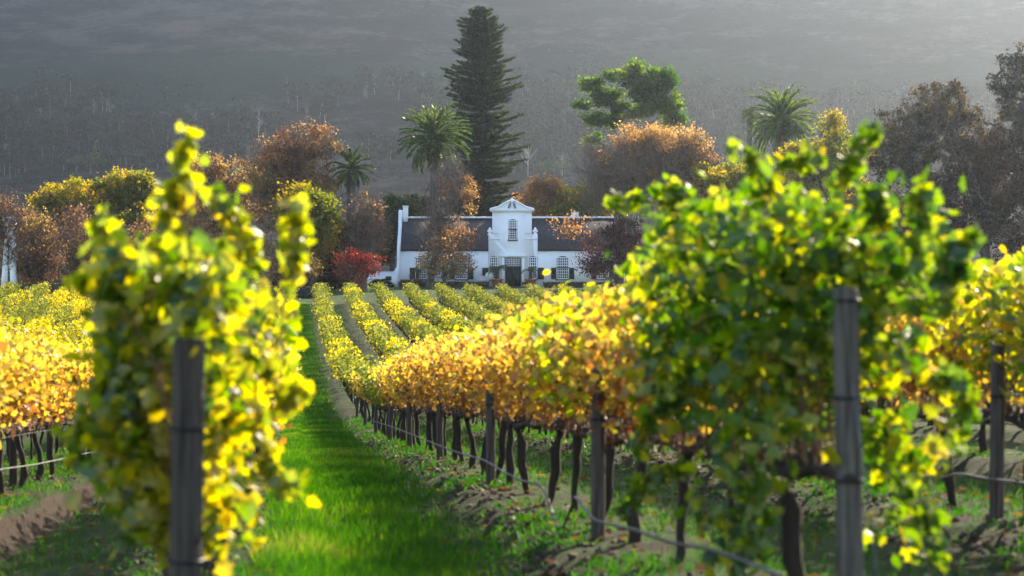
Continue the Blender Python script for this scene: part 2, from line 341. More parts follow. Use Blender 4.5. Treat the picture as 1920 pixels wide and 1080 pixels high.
def mountain_mat():
    m, t, out = newmat('mountain_scrub')
    tc = N(t, 'TexCoord'); mp = N(t, 'Mapping'); mp.inputs['Scale'].default_value = (.45, .5, 1.6); t.links.new(tc.outputs['Object'], mp.inputs[0])
    v = mp.outputs[0]
    big = noise(t, .010, 5, v); mid = noise(t, .06, 6, v, .7); fine = noise(t, .5, 6, v, .75)
    sx = N(t, 'SeparateXYZ'); t.links.new(tc.outputs['Object'], sx.inputs[0]); z = sx.outputs[2]
    scrub = ramp(t, mth(t, 'ADD', mth(t, 'ADD', mth(t, 'MULTIPLY', mid, .55), mth(t, 'MULTIPLY', fine, .25)), mth(t, 'MULTIPLY', big, .2)), [(.41, (.002, .003, .004)), (.5, (.010, .010, .011)), (.59, (.042, .036, .034))])
    green = ramp(t, fine, [(.35, (.004, .010, .008)), (.65, (.011, .023, .015))])
    band = mth(t, 'ADD', mth(t, 'MULTIPLY', mth(t, 'ABSOLUTE', mth(t, 'SUBTRACT', z, 108)), -.022), mth(t, 'ADD', mth(t, 'MULTIPLY', big, 1.4), .05))
    c = mixc(t, ramp(t, band, [(.42, (0, 0, 0)), (.6, (1, 1, 1))]), scrub, green)
    # thin pale track and stony patches
    trk = mth(t, 'ABSOLUTE', mth(t, 'SUBTRACT', mth(t, 'ADD', z, mth(t, 'MULTIPLY', mth(t, 'SUBTRACT', big, .5), 26)), 90))
    c = mixc(t, ramp(t, mth(t, 'ADD', trk, mth(t, 'MULTIPLY', mid, 3.0)), [(.0, (.8, .8, .8)), (1.0, (0, 0, 0))]), c, (.05, .042, .036))
    rk = N(t, 'TexVoronoi'); rk.inputs['Scale'].default_value = .22; t.links.new(tc.outputs['Object'], rk.inputs['Vector'])
    rm = mth(t, 'MULTIPLY', ramp(t, rk.outputs['Distance'], [(.10, (1, 1, 1)), (.18, (0, 0, 0))]), ramp(t, noise(t, .035, 4, v), [(.50, (0, 0, 0)), (.62, (1, 1, 1))]))
    c = mixc(t, rm, c, (.055, .052, .05))
    p = N(t, 'BsdfPrincipled'); p.inputs['Roughness'].default_value = 1; p.inputs['Specular IOR Level'].default_value = 0
    t.links.new(c, p.inputs['Base Color'])
    b = N(t, 'Bump'); b.inputs['Strength'].default_value = 1; b.inputs['Distance'].default_value = 2.5
    t.links.new(mth(t, 'ADD', fine, mth(t, 'MULTIPLY', mid, 1.5)), b.inputs['Height']); t.links.new(b.outputs[0], p.inputs['Normal'])
    t.links.new(p.outputs[0], out.inputs[0]); return m

ys = np.concatenate([np.arange(-40, 5, 1.0), np.arange(5, 40, .12), np.arange(40, 90, .35), np.arange(90, 225, 1.2), np.arange(225, 401, 8.0)])
xs = np.concatenate([np.arange(-160, -30, 8.0), np.arange(-30, -9, .6), np.arange(-9, 9, .1), np.arange(9, 35, .6), np.arange(35, 161, 8.0)])
tag(grid('ground', xs, ys, ground_mat()), kind='structure')
ms = np.concatenate([np.arange(400, 860, 20.0), np.arange(860, 1301, 4.0)])
tag(grid('mountain', np.concatenate([np.arange(-560, 561, 5.0)]), ms, mountain_mat(), detail=False, dz=-.004), kind='structure')

# ------------------------------------------------------------------ grapevines
def trunk_mesh(seed, h=.66):
    g = np.random.default_rng(seed); mb = MB()
    n = 9; z = np.linspace(-.12, h, n); w = np.cumsum(g.normal(0, .016, (n, 2)), 0); w -= w[1]
    P = np.column_stack([w, z]); r = .029 + .007 * np.cos(z * 7 + seed) + g.normal(0, .004, n); r[0] = .042; r[-1] = .04
    tube(mb, P, r * (.85 + .35 * g.random()), 8)
    for sgn in (-1, 1):
        m = 8; y = np.linspace(0, .72, m) * sgn
        Q = np.column_stack([P[-1, 0] * (1 - np.linspace(0, 1, m)) + np.cumsum(g.normal(0, .010, m)), y + P[-1, 1] * (1 - np.linspace(0, 1, m)), h - .03 + .05 * np.sin(np.linspace(0, 1.6, m)) + g.normal(0, .012, m)])
        tube(mb, Q, np.linspace(.03, .017, m) * (1 + .3 * g.random(m)), 6)
        for k in range(5):                                   # knobbly spurs
            p = Q[1 + k]; tube(mb, [p, p + [g.normal(0, .02), g.normal(0, .02), .07]], [.02, .012], 5)
    return mb.mesh('trunk', True)

def canes_mesh(seed, n=20, top=1.42, spread=.16):
    g = np.random.default_rng(seed + 100); mb = MB()
    for i in range(n):
        y = g.uniform(-.68, .68); x = g.normal(0, .03); t = top * g.uniform(.8, 1.1)
        zz = np.linspace(.66, t, 6); k = (zz - .66) / (top - .66)
        P = np.column_stack([x + g.normal(0, spread) * k ** 1.5 + g.normal(0, .012, 6), y + g.normal(0, .12) * k + g.normal(0, .012, 6), zz])
        tube(mb, P, np.linspace(.0065, .003, 6), 4, cap=False)
    for i in range(10):                                      # tangled dead canes over the cordon
        y = g.uniform(-.6, .4); P = np.column_stack([g.normal(0, .05, 5), np.linspace(y, y + .4, 5), .66 + g.normal(.05, .05, 5)])
        tube(mb, P, .005, 4, cap=False)
    return mb.mesh('canes', True)

def foliage_mesh(seed, n, size, tmpl, zlo=.70, ztop=1.60, half=.28, low=.35, ylen=.78):
    """uneven clumps: leaves cluster along shoots, denser towards the top"""
    g = np.random.default_rng(seed + 500); mb = MB()
    ns = 34; sy = g.uniform(-ylen, ylen, ns); sx = g.normal(0, half * .55, ns); stop = ztop + g.normal(0, .065, ns) - .10 * np.abs(sx) / half
    i = g.integers(0, ns, n); k = g.random(n) ** (.75 if low < .5 else 1.0)
    z0 = zlo + low * g.random(ns) * .6
    z = z0[i] + (stop[i] - z0[i]) * k
    x = sx[i] * (.6 + .9 * k) + g.normal(0, .075, n); y = sy[i] + g.normal(0, .085, n)
    keep = np.abs(x) < half * 1.9; x, y, z = x[keep], y[keep], z[keep]
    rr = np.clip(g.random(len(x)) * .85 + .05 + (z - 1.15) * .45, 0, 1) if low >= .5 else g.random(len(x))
    leaves(mb, np.column_stack([x, y, z]), size * g.uniform(.6, 1.25, len(x)), tmpl, rnd=rr, g=g)
    return mb.mesh('foliage')

TR = [trunk_mesh(i) for i in range(7)]
CN = [canes_mesh(i) for i in range(4)]
for me in TR: me.materials.append(M['vine_bark'])
for me in CN: me.materials.append(M['cane'])
FO = {}
for key in ('v_green', 'v_lime', 'v_gold', 'v_amber', 'v_olive', 'v_yellow'): FO[key] = []
def addfo(key, *a, **k):
    me = foliage_mesh(*a, **k); me.materials.append(M[key]); return me
for i in range(4):
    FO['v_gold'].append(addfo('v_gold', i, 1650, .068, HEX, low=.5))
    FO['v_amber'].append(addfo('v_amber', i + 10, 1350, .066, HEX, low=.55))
    FO['v_lime'].append(addfo('v_lime', i + 20, 1500, .075, HEX, low=.4))
    FO['v_green'].append(addfo('v_green', i + 30, 700, .11, HEX, low=.3))
    FO['v_olive'].append(addfo('v_olive', i + 40, 700, .10, HEX, low=.15, half=.36))
    FO['v_yellow'].append(addfo('v_yellow', i + 50, 700, .10, HEX, low=.15, half=.36))

def ordw(n):
    small = 'first second third fourth fifth sixth seventh eighth ninth tenth eleventh twelfth'.split()
    if n <= 12: return small[n - 1]
    suf = 'th' if 10 <= n % 100 <= 20 else {1: 'st', 2: 'nd', 3: 'rd'}.get(n % 10, 'th')
    return f'{n}{suf}'
COLW = dict(v_green='green', v_lime='yellow-green', v_gold='golden', v_amber='amber', v_olive='olive-green', v_yellow='bright yellow')
def rowname(k):
    if k == 0: return 'the row left of the grass alley'
    if k == 1: return 'the row right of the grass alley'
    if k > 1: return f'the {ordw(k)} row right of the grass alley'
    return f'the {ordw(1 - k)} row left of the grass alley'

VS = 1.4
start = {0: 6.9, 1: 7.5, 2: 7.3, -1: 12.6}
cands = []
for k in range(-13, 16):
    L = L0 + SP * k; s0 = start.get(k, 8.0 + (k * 37 % 10) * .12)
    n = 0; s = s0 + .55
    while s < 166.5 - .25 * max(0, k):
        n += 1; X, Y = XY(s, L - (.12 if k == 0 and n > 1 else 0)); px = 960 + FPX * X / Y
        inview = -60 < px < 1990
        # score: how large it can show (rows hidden behind nearer ones count less)
        hid = 1.0
        if k >= 2 and s < 60: hid = 2.6 if k > 2 else 1.3
        if k <= -2 and s < 30: hid = 2.0
        if k == 0 and s > 20: hid = 1.8
        cands.append([s * hid if inview else 1e6 + s, k, n, s, L, X, Y])
        s += VS
cands.sort(key=lambda c: c[0])
NV = 300
def vine_kind(k, s, g):
    h = fbm(np.array([s]), np.array([k * 6.0]), .09, 2, 11)[0] + .10 * g.normal()
    if k == 1 and s < 10.4: return 'v_green'
    if k == 0 and s < 13: return 'v_lime'
    if s < 15: return 'v_gold' if g.random() < .7 else 'v_lime'
    if s < 42: return 'v_gold' if h > -.06 else 'v_amber'
    if s < 60: return 'v_gold' if h > .1 else ('v_lime' if g.random() < .3 else 'v_olive')
    if k < -1: return 'v_yellow' if h > .04 else 'v_olive'
    return 'v_yellow' if h > .19 else 'v_olive'
gv = np.random.default_rng(3)
indiv = cands[:NV]; rest = cands[NV:]
for sc_, k, n, s, L, X, Y in indiv:
    near_hero = (k == 1 and n <= 2) or (k == 0 and n <= 2)
    kind = vine_kind(k, s, gv)
    z = float(gz(X, Y)) - .02
    e = empty('grapevine', (X, Y, z), f'{COLW[kind]} grapevine, {ordw(n)} in {rowname(k)}', 'grapevine', RA + (math.pi if gv.random() < .5 and not near_hero else 0), 'grapevines trained along the trellis rows')
    parts = [('trunk', TR[gv.integers(0, 7)])]
    if s < 90: parts.append(('canes', CN[gv.integers(0, 4)]))
    if not near_hero: parts.append(('foliage', FO[kind][gv.integers(0, 4)]))
    for nm, me in parts:
        o = bpy.data.objects.new(nm, me); C.objects.link(o); o.parent = e
        if nm != 'trunk': o.scale = (1, 1, float(gv.uniform(.94, 1.05)))
    if near_hero: e['hero'] = f'{k}_{n}'

# the two near row ends carry denser, taller vines with real lobed leaves
heroes = {o['hero']: o for o in C.objects if 'hero' in o}
def hero_foliage(e, key, seed, env, shoots, n, size):
    g = np.random.default_rng(seed); mb = MB(); inv = np.array(e.location)
    ca, sa = math.cos(-e.rotation_euler[2]), math.sin(-e.rotation_euler[2])
    P = []
    for (x0, x1, y0, y1, z0, z1, wgt) in env:             # clumpy boxes in vine coordinates
        m = int(n * wgt); c = np.column_stack([g.uniform(x0, x1, m // 9), g.uniform(y0, y1, m // 9), g.uniform(z0, z1, m // 9)])
        P.append(c[g.integers(0, len(c), m)] + g.normal(0, .06, (m, 3)))
    P = np.concatenate(P)
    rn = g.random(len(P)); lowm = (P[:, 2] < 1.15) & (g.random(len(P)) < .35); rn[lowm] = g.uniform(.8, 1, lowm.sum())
    leaves(mb, P, size * g.uniform(.55, 1.25, len(P)), LOBED, rnd=rn, g=g)
    for pts in shoots:                                    # shoots given as photograph column/row at a depth
        Q = np.array([Wp(*p) for p in pts]) - inv
        Q = np.column_stack([Q[:, 0] * ca - Q[:, 1] * sa, Q[:, 0] * sa + Q[:, 1] * ca, Q[:, 2]])
        t = np.linspace(0, len(Q) - 1, 14); Q = np.column_stack([np.interp(t, range(len(Q)), Q[:, i]) for i in range(3)])
        cm = MB(); tube(cm, Q, .005, 5, cap=False); cm.build('shoot', M['cane'], e, smooth=True)
        m = 75; i = g.integers(0, 14, m); leaves(mb, Q[i] + g.normal(0, .024, (m, 3)) - [0, 0, .02], size * g.uniform(.5, 1.1, m), LOBED, rnd=np.clip(g.normal(.6, .2, m), 0, 1), g=g)
    mb.build('foliage', M[key], e)
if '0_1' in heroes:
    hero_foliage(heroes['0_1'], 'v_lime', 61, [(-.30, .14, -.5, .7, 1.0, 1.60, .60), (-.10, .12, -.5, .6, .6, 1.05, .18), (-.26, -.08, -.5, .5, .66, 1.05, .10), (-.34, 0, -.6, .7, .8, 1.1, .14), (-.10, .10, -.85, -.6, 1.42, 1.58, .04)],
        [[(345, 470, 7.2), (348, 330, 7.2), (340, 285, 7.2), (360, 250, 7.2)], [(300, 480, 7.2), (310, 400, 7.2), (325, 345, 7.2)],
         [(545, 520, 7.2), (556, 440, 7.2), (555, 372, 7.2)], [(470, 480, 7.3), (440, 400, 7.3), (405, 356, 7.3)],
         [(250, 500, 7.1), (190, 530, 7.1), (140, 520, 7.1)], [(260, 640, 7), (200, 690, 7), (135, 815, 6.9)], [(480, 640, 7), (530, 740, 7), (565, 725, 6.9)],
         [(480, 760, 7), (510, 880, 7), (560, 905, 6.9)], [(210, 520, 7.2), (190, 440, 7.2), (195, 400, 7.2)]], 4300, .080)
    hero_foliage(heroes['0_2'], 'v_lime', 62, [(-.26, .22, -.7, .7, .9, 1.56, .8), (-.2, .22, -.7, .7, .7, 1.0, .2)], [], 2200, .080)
if '1_1' in heroes:
    hero_foliage(heroes['1_1'], 'v_green', 63, [(-.42, .46, -.55, .7, 1.1, 1.74, .55), (-.42, .44, -.5, .7, .80, 1.2, .15), (-.44, -.26, -.6, .5, .3, .8, .04), (.28, .46, -.5, .3, .3, .8, .05)],
        [[(1560, 420, 7.7), (1575, 330, 7.7), (1600, 280, 7.7), (1628, 236, 7.7)], [(1480, 400, 7.8), (1430, 330, 7.8), (1395, 272, 7.8)],
         [(1720, 480, 7.4), (1725, 410, 7.4), (1722, 350, 7.4)], [(1760, 520, 7.3), (1790, 450, 7.3), (1832, 440, 7.3)],
         [(1640, 420, 7.6), (1650, 380, 7.6), (1640, 350, 7.6)], [(1700, 560, 7.3), (1770, 560, 7.3), (1800, 480, 7.3)],
         [(1740, 690, 7.3), (1810, 720, 7.3), (1800, 830, 7.3)], [(1680, 880, 7.3), (1740, 960, 7.3), (1750, 1040, 7.3)],
         [(1400, 850, 7.6), (1420, 960, 7.6), (1390, 1060, 7.6)]], 3400, .083)
    hero_foliage(heroes['1_2'], 'v_green', 64, [(-.42, .42, -.75, .75, 1.0, 1.76, .78), (-.42, .3, -.7, .7, .86, 1.2, .13)],
        [[(1330, 420, 9.1), (1250, 380, 9.1), (1150, 372, 9.1)], [(1300, 700, 9.0), (1230, 760, 9), (1190, 830, 9)],
         [(1350, 440, 9.1), (1300, 370, 9.1), (1245, 345, 9.1)], [(1280, 860, 9.0), (1220, 890, 9), (1160, 960, 9)], [(1400, 380, 9), (1470, 300, 9), (1530, 290, 9)]], 2700, .083)
for o in heroes.values(): del o['hero']

# every vine beyond the nearest three hundred: one mass of foliage and stems
gr = np.random.default_rng(5)
acc = {k: MB() for k in ('v_olive', 'v_yellow', 'v_gold')}
tacc = MB()
A = np.array([c[3:7] for c in rest]); K = np.array([c[1] for c in rest])
kinds = []
for c in rest:
    kd = vine_kind(c[1], c[3], gr); kinds.append({'v_lime': 'v_olive', 'v_green': 'v_olive', 'v_amber': 'v_gold'}.get(kd, kd))
kinds = np.array(kinds)
for key in acc:
    a = A[kinds == key]
    if not len(a): continue
    n = 260; gzv = gz(a[:, 2], a[:, 3])
    ns = 9
    sy = gr.uniform(-.7, .7, (len(a), ns)); sx = gr.normal(0, .22, (len(a), ns)); sz = gr.normal(0, .07, (len(a), ns))
    j = gr.integers(0, ns, (len(a), n)); ii = np.arange(len(a))[:, None]
    along = sy[ii, j] + gr.normal(0, .12, (len(a), n)); across = sx[ii, j] + gr.normal(0, .13, (len(a), n))
    z = .55 + (1.05 + sz[ii, j]) * gr.random((len(a), n)) ** .75
    X = a[:, 2][:, None] - rs * along + rc * across; Y = a[:, 3][:, None] + rc * along + rs * across
    leaves(acc[key], np.stack([X, Y, gzv[:, None] + z], -1).reshape(-1, 3), .15 * gr.uniform(.6, 1.25, X.size), RH, g=gr)
gzv = gz(A[:, 2], A[:, 3])
for (x, y), z in zip(A[:, 2:4], gzv):
    tube(tacc, [(x, y, z - .1), (x + gr.normal(0, .03), y, z + .4), (x, y, z + .85)], [.06, .045, .04], 4, cap=False)
stuff_rows = MB()
mats = ['v_olive', 'v_yellow', 'v_gold']; cnt = []
for key in mats:
    stuff_rows.V += acc[key].V
    for f, r in zip(acc[key].F, acc[key].r): stuff_rows.F.append(f + stuff_rows.n); stuff_rows.r.append(r)
    stuff_rows.n += acc[key].n; cnt.append(sum(len(f) for f in acc[key].F))
stuff_rows.V += tacc.V
for f, r in zip(tacc.F, tacc.r): stuff_rows.F.append(f + stuff_rows.n); stuff_rows.r.append(r)
o = stuff_rows.build('grapevine_rows', M['v_olive'])
for key in mats[1:]: o.data.materials.append(M[key])
o.data.materials.append(M['vine_bark'])
mi = np.full(len(o.data.polygons), 3, np.int32); mi[:sum(cnt)] = np.repeat([0, 1, 2], cnt)
o.data.polygons.foreach_set('material_index', mi)
tag(o, 'distant rows of olive and yellow grapevines filling the field below the white house', 'grapevines', kind='stuff')

# ------------------------------------------------------------------ posts, wires, hoses
def make_post(name, h, r, X, Y, label, seed, tilt=(0, 0), ties=(), group='wooden posts of the vine trellis'):
    g = np.random.default_rng(seed); z = float(gz(X, Y))
    e = empty(name, (X, Y, z), label, 'post', g.uniform(0, 6), group); e.rotation_euler = (tilt[0], tilt[1], 0)
    mb = MB(); zz = np.array([-.15, .2, h * .5, h * .85, h - .012, h]); rr = r * np.array([1.04, 1.02, 1, .98, .97, .90])
    lathe(mb, [(a, b) for a, b in zip(rr, zz)], sides=20); V = mb.V[0]; V[:, :2] *= (1 + g.normal(0, .012, (len(V), 1)))
    mb.build('post_shaft', M['post_dark' if seed < 1050 else 'post'], e, smooth=True)
    for t in ties:
        q = MB(); th = np.linspace(0, 2 * math.pi, 18); tube(q, np.column_stack([(r + .004) * np.cos(th), (r + .004) * np.sin(th), t + .004 * np.sin(th)]), .007, 5, cap=False)
        q.build('wire_tie', M['black_tie'], e, smooth=True)
    return e
for k in (-1, 0, 1, 2):
    L = L0 + SP * k
    ss = {1: [7.38, 12.7, 19.7, 26.6, 33.6, 40.5, 47.5, 54.5, 61.5], 0: [6.78, 9.9, 16.6, 23.5, 30.5, 37.5], -1: [12.4, 18.5, 22.0, 29.0, 36.0, 43, 50], 2: [7.2, 12.2, 19.1, 26, 33]}[k]
    for i, s in enumerate(ss):
        X, Y = XY(s, L - (.16 if k and i else 0))
        h, r, ties = (1.31, .050, (1.26, .84, .53)) if (k, i) == (1, 0) else (1.20, .056, (.66, .3)) if (k, i) == (0, 0) else (1.16 if k else 1.0, .046, (.8,) if s < 22 else ())
        if (k, i) in ((0, 0), (1, 0)): h = (540 - (635, 540)[k]) / FPX * Y - float(gz(X, Y)); ties = [h - d_ for d_ in ((.3, .75), (.045, .42, .74))[k]]
        nm = {True: ('dark brown' if k < 1 else 'grey') + ' weathered end post', False: ('dark' if k < 1 else 'grey') + ' round trellis post'}[i == 0]
        make_post('trellis_post', h, r, X, Y, f'{nm}, {ordw(i + 1)} in {rowname(k)}', 1000 + k * 50 + i, (float(rng.normal(0, .02)), float(rng.normal(0, .02))), ties)
for k in (-1, 0, 1, 2):
    L = L0 + SP * k; s0 = start[k] - .1; ss = np.arange(s0, 100, 2.0); X, Y = XY(ss, np.full(len(ss), L)); Z = gz(X, Y, False) + .12
    e = empty('trellis_wires', (X[0], Y[0], Z[0]), f'thin steel trellis wires strung along {rowname(k)}', 'trellis wires', group='steel wires of the vine trellis')
    for h in (.72, 1.05, 1.35):
        mb = MB(); tube(mb, np.column_stack([X - X[0], Y - Y[0], Z - Z[0] + h]), .0022, 4, cap=False); mb.build('wire', M['wire'], e)
    if k == 1:
        q = MB(); a = Wp(1600, 720, 7.35) - np.array(e.location); b = Wp(1652, 1130, 6.9) - np.array(e.location)
        tube(q, [a, (a * .5 + b * .5) + [0, 0, -.01], b], .0025, 5); q.build('anchor_wire', M['wire'], e)
def hose(name, pts, L, label, r=.008):
    P = []
    for px, py in pts:
        Y = YL(px, L); P.append(Wp(px, py, Y))
    P = np.array(P); t = np.linspace(0, len(P) - 1, len(P) * 9)
    P = np.column_stack([np.interp(t, range(len(P)), P[:, i]) for i in range(3)])
    kk = np.ones(5) / 5; P[2:-2] = np.column_stack([np.convolve(P[:, i], kk, 'valid') for i in range(3)])
    P[:, 2] = np.maximum(P[:, 2], gz(P[:, 0], P[:, 1]) + .015)
    mb = MB(); tube(mb, P, r, 7); tag(mb.build(name, M['hose'], smooth=True), label, 'hose')
hose('irrigation_hose', [(700, 790), (735, 800), (790, 822), (850, 846), (909, 863), (941, 883), (976, 901), (1015, 909), (1029, 939), (1043, 989), (1057, 989), (1073, 946), (1077, 929), (1113, 976), (1152, 985), (1198, 996), (1265, 1020), (1320, 1027), (1420, 1060), (1520, 1110)], 1.62,
     'grey drip hose sagging in a loop between trunks of the row right of the alley')
hose('irrigation_hose', [(1700, 885), (1760, 897), (1800, 888), (1850, 898), (1920, 905), (2000, 930)], 4.4, 'grey drip hose hanging along the second row at the right edge', .008)
hose('irrigation_hose', [(-60, 900), (0, 880), (60, 872), (110, 862), (160, 850), (200, 846), (260, 838)], -2.7, 'thin drip hose strung along the golden row at the left edge', .006)

# ------------------------------------------------------------------ grass, weeds, litter
gg = np.random.default_rng(9)
def scatter_grass():
    mb = MB()
    n = 230000; s = 5.5 + 50 * gg.random(n) ** 1.7; s[150000:] = 45 + 120 * gg.random(80000); fr = gg.normal(.35, .17, n); fr[150000:] = gg.normal(.42, .2, 80000); L = L0 + SP * fr
    near = gg.random(n) < .80
    k = np.where(near, 0, gg.integers(-3, 3, n)); L = L + SP * k
    X, Y = XY(s, L); keep = (fr > .04) & (fr < .75) & ~(np.abs(L + 2.28) < .11) & (fbm(X, Y, 1.4, 3, 4) > gg.uniform(-.5, .12, n) + np.where(fr > .55, .18, 0)); px = 960 + FPX * X / Y
    keep &= (px > -80) & (px < 2000) & (Y > 5)
    X, Y, s = X[keep], Y[keep], s[keep]; m = len(X)
    P = np.column_stack([X, Y, gz(X, Y) - .01]); D = np.column_stack([gg.normal(0, .45, m), gg.normal(0, .45, m), np.ones(m)])
    blades(mb, P, D, gg.uniform(.05, .13, m) * (1 + .3 * (fbm(X, Y, .8, 2, 8) > 0)), .006 + .0004 * s, rnd=np.clip(.42 + 1.5 * fbm(X, Y, .7, 4, 31) + gg.normal(0, .2, m), 0, 1), g=gg)
    return mb
tag(scatter_grass().build('grass', M['grass']), 'lush short green grass growing along the alley between vine rows', 'grass', kind='stuff')
mb = MB(); n = 190000; s = 6 + 55 * gg.random(n) ** 1.5; k = gg.integers(-2, 4, n); u = gg.normal(-.25, .5, n); L = L0 + SP * k + u; X, Y = XY(s, L)
kp = fbm(X, Y, 1.3, 3, 21) > gg.uniform(-.06, .2, n) + .3 * (np.abs(L + 2.28) < .11); X, Y, s = X[kp], Y[kp], s[kp]; m = len(X)
blades(mb, np.column_stack([X, Y, gz(X, Y) - .01]), np.column_stack([gg.normal(0, .7, m), gg.normal(0, .7, m), np.ones(m)]), gg.uniform(.03, .12, m), .010 + .0005 * s, g=gg)
tag(mb.build('weeds', M['weed']), 'patchy green weeds growing on the soil strips under the vines', 'weeds', kind='stuff')
mb = MB(); n = 5200; s = 6 + 50 * gg.random(n) ** 1.4; L = L0 + SP * gg.integers(-2, 4, n) + gg.normal(0, .75, n); X, Y = XY(s, L)
P = np.column_stack([X, Y, gz(X, Y) + .03]); leaves(mb, P, .085 * gg.uniform(.6, 1.2, n), HEX, g=gg)
V = mb.V[0].reshape(n, 6, 3); V[:, :, 2] = P[:, None, 2] + (V[:, :, 2] - P[:, None, 2]) * .3
tag(mb.build('fallen_leaves', M['fallen']), 'brown fallen vine leaves scattered over the ground below the rows', 'leaves', kind='stuff')
mb = MB(); n = 4500; s = 7 + 40 * gg.random(n) ** 1.3; L = L0 + SP * gg.integers(-1, 3, n) - .45 + gg.normal(0, .25, n); X, Y = XY(s, L); Z = gz(X, Y)
cube = np.array([(x, y, z) for z in (-1, 1) for y in (-1, 1) for x in (-1, 1)], float); fc = np.array([(0, 2, 3, 1), (4, 5, 7, 6), (0, 1, 5, 4), (2, 6, 7, 3), (0, 4, 6, 2), (1, 3, 7, 5)])
leaves(mb, np.column_stack([X, Y, Z + .004]), .016 * gg.uniform(.4, 1.7, n), (cube * [1, .8, .6] + gg.normal(0, .2, (8, 3)), fc), g=gg)
tag(mb.build('soil_clods', M['clod']), 'crumbly brown soil clods on the banks beside the vine rows', 'soil', kind='stuff')

# ------------------------------------------------------------------ the manor house
HY = 211.0; S = HY / FPX
hx = lambda p: (p - 960) * S
hz = lambda p: (537 - p) * S
house = empty('manor_house', (0, HY, (540 - 537) * S), 'long white gabled manor house with dark thatched roof beyond the vines', 'house')
D = 8.4                                                     # depth of the house
def arch(x0, x1, z0, z1, rise, n=8):
    pts = [(x0, z0), (x1, z0)]
    for i in range(n + 1):
        t = i / n; pts.append((x1 + (x0 - x1) * t, z1 - rise + rise * math.sin(math.pi * t)))
    return pts
mb = MB(); box(mb, hx(748), hx(1168), 0, D, -.3, hz(467)); mb.build('wall', M['plaster'], house)
# roof: front and back thatch slopes with thickness
zr, ze = hz(405), hz(467)
mb = MB()
def slopes(mb, x0, x1):
    pts = [(-.13, ze - .22), (-.13, ze + .06), (D / 2, zr), (D + .35, ze + .06), (D + .35, ze - .22), (D / 2, zr - .35)]
    n = 24; xsn = np.linspace(x0, x1, n)
    V = [(x, y, z + (.03 * math.sin(x * 2.1) if i == 2 else .02 * math.sin(x * 3.3))) for x in xsn for i, (y, z) in enumerate(pts)]
    F = [(a * 6 + b, a * 6 + (b + 1) % 6, (a + 1) * 6 + (b + 1) % 6, (a + 1) * 6 + b) for a in range(n - 1) for b in range(6)]
    mb.add(V, F); 
slopes(mb, hx(751), hx(1165))
roof = mb.build('roof', M['thatch'], house, smooth=False)
mb = MB(); xsn = np.linspace(hx(753), hx(1163), 40)
for a, b in zip(xsn[:-1], xsn[1:]): box(mb, a, b, D / 2 - .42, D / 2 + .42, zr - .10, zr + .09 + .015 * math.sin(a * 5))
mb.build('ridge_cap', M['trim'], roof)
mb = MB(); box(mb, hx(1074), hx(1087), D / 2 - .4, D / 2 + .4, zr, hz(396)); box(mb, hx(1073), hx(1088), D / 2 - .45, D / 2 + .45, hz(396), hz(395)); mb.build('chimney', M['trim'], roof)
def end_gable(x0, x1, top):
    mb = MB(); c = D / 2
    out = [(-.1, -.3), (D + .1, -.3), (D + .1, ze + .2), (c + 3.2, ze + 1.3), (c + 2.1, ze + 2.3), (c + 1.6, top - .3), (c + .7, top), (c - .7, top), (c - 1.6, top - .3), (c - 2.1, ze + 2.3), (c - 3.2, ze + 1.3), (-.1, ze + .2)]
    n = len(out); V = [(x0, y, z) for y, z in out] + [(x1, y, z) for y, z in out]
    mb.add(V, [tuple(range(n - 1, -1, -1))]); mb.F.append(np.array([tuple(range(n, 2 * n))])); mb.r.append(np.array([.5]))
    mb.F.append(np.array([(i, (i + 1) % n, (i + 1) % n + n, i + n) for i in range(n)])); mb.r.append(np.full(n, .5))
    return mb.build('end_gable', M['plaster'], house)
end_gable(hx(744.5), hx(750.5), hz(391)); end_gable(hx(1165.5), hx(1171.5), hz(390))
mb = MB(); box(mb, hx(752), hx(761), 3.6, 4.6, hz(420), hz(385)); box(mb, hx(751), hx(762), 3.5, 4.7, hz(385), hz(383)); mb.build('chimney', M['plaster'], roof)
mb = MB(); prism(mb, [(hx(741), -.3), (hx(749), -.3), (hx(749), hz(468)), (hx(746), hz(468)), (hx(744), hz(500))], -.35, .5); mb.build('buttress', M['plaster'], house)
# central gable
gab = MB()
prism(gab, [(hx(916), -.3), (hx(1008), -.3), (hx(1008), hz(442)), (hx(1003), hz(439)), (hx(999), hz(440)), (hx(997), hz(436)), (hx(997), hz(397)), (hx(923), hz(397)), (hx(923), hz(436)), (hx(921), hz(440)), (hx(917), hz(439)), (hx(916), hz(442))], -.22, .6)
gable = gab.build('front_gable', M['plaster'], house)
mb = MB(); box(mb, hx(919), hx(1001), -.42, .3, hz(397), hz(394.2)); box(mb, hx(917), hx(1003), -.5, .3, hz(394.2), hz(393)); mb.build('cornice', M['trim'], gable)
mb = MB(); pt = [(hx(919), hz(393)), (hx(1001), hz(393)), (hx(994), hz(391)), (hx(985), hz(388)), (hx(976), hz(382.5)), (hx(968), hz(378)), (hx(963), hz(376)), (hx(957), hz(376)), (hx(952), hz(378)), (hx(944), hz(382.5)), (hx(935), hz(388)), (hx(926), hz(391))]
prism(mb, pt, -.25, .3); mb.build('pediment', M['plaster'], gable)
mb = MB()
for sg in (-1, 1):
    tube(mb, [(hx(960 + sg * 41), -.3, hz(392)), (hx(960 + sg * 26), -.34, hz(388)), (hx(960 + sg * 16), -.34, hz(382)), (hx(960 + sg * 8), -.34, hz(378)), (hx(960 + sg * 3), -.34, hz(376))], .09, 6)
lathe(mb, [(.2, hz(377)), (.16, hz(375)), (.22, hz(374)), (.10, hz(372.5)), (.02, hz(371))], (0, 0, 0), 10); mb.build('coping', M['trim'], gable)
mb = MB()
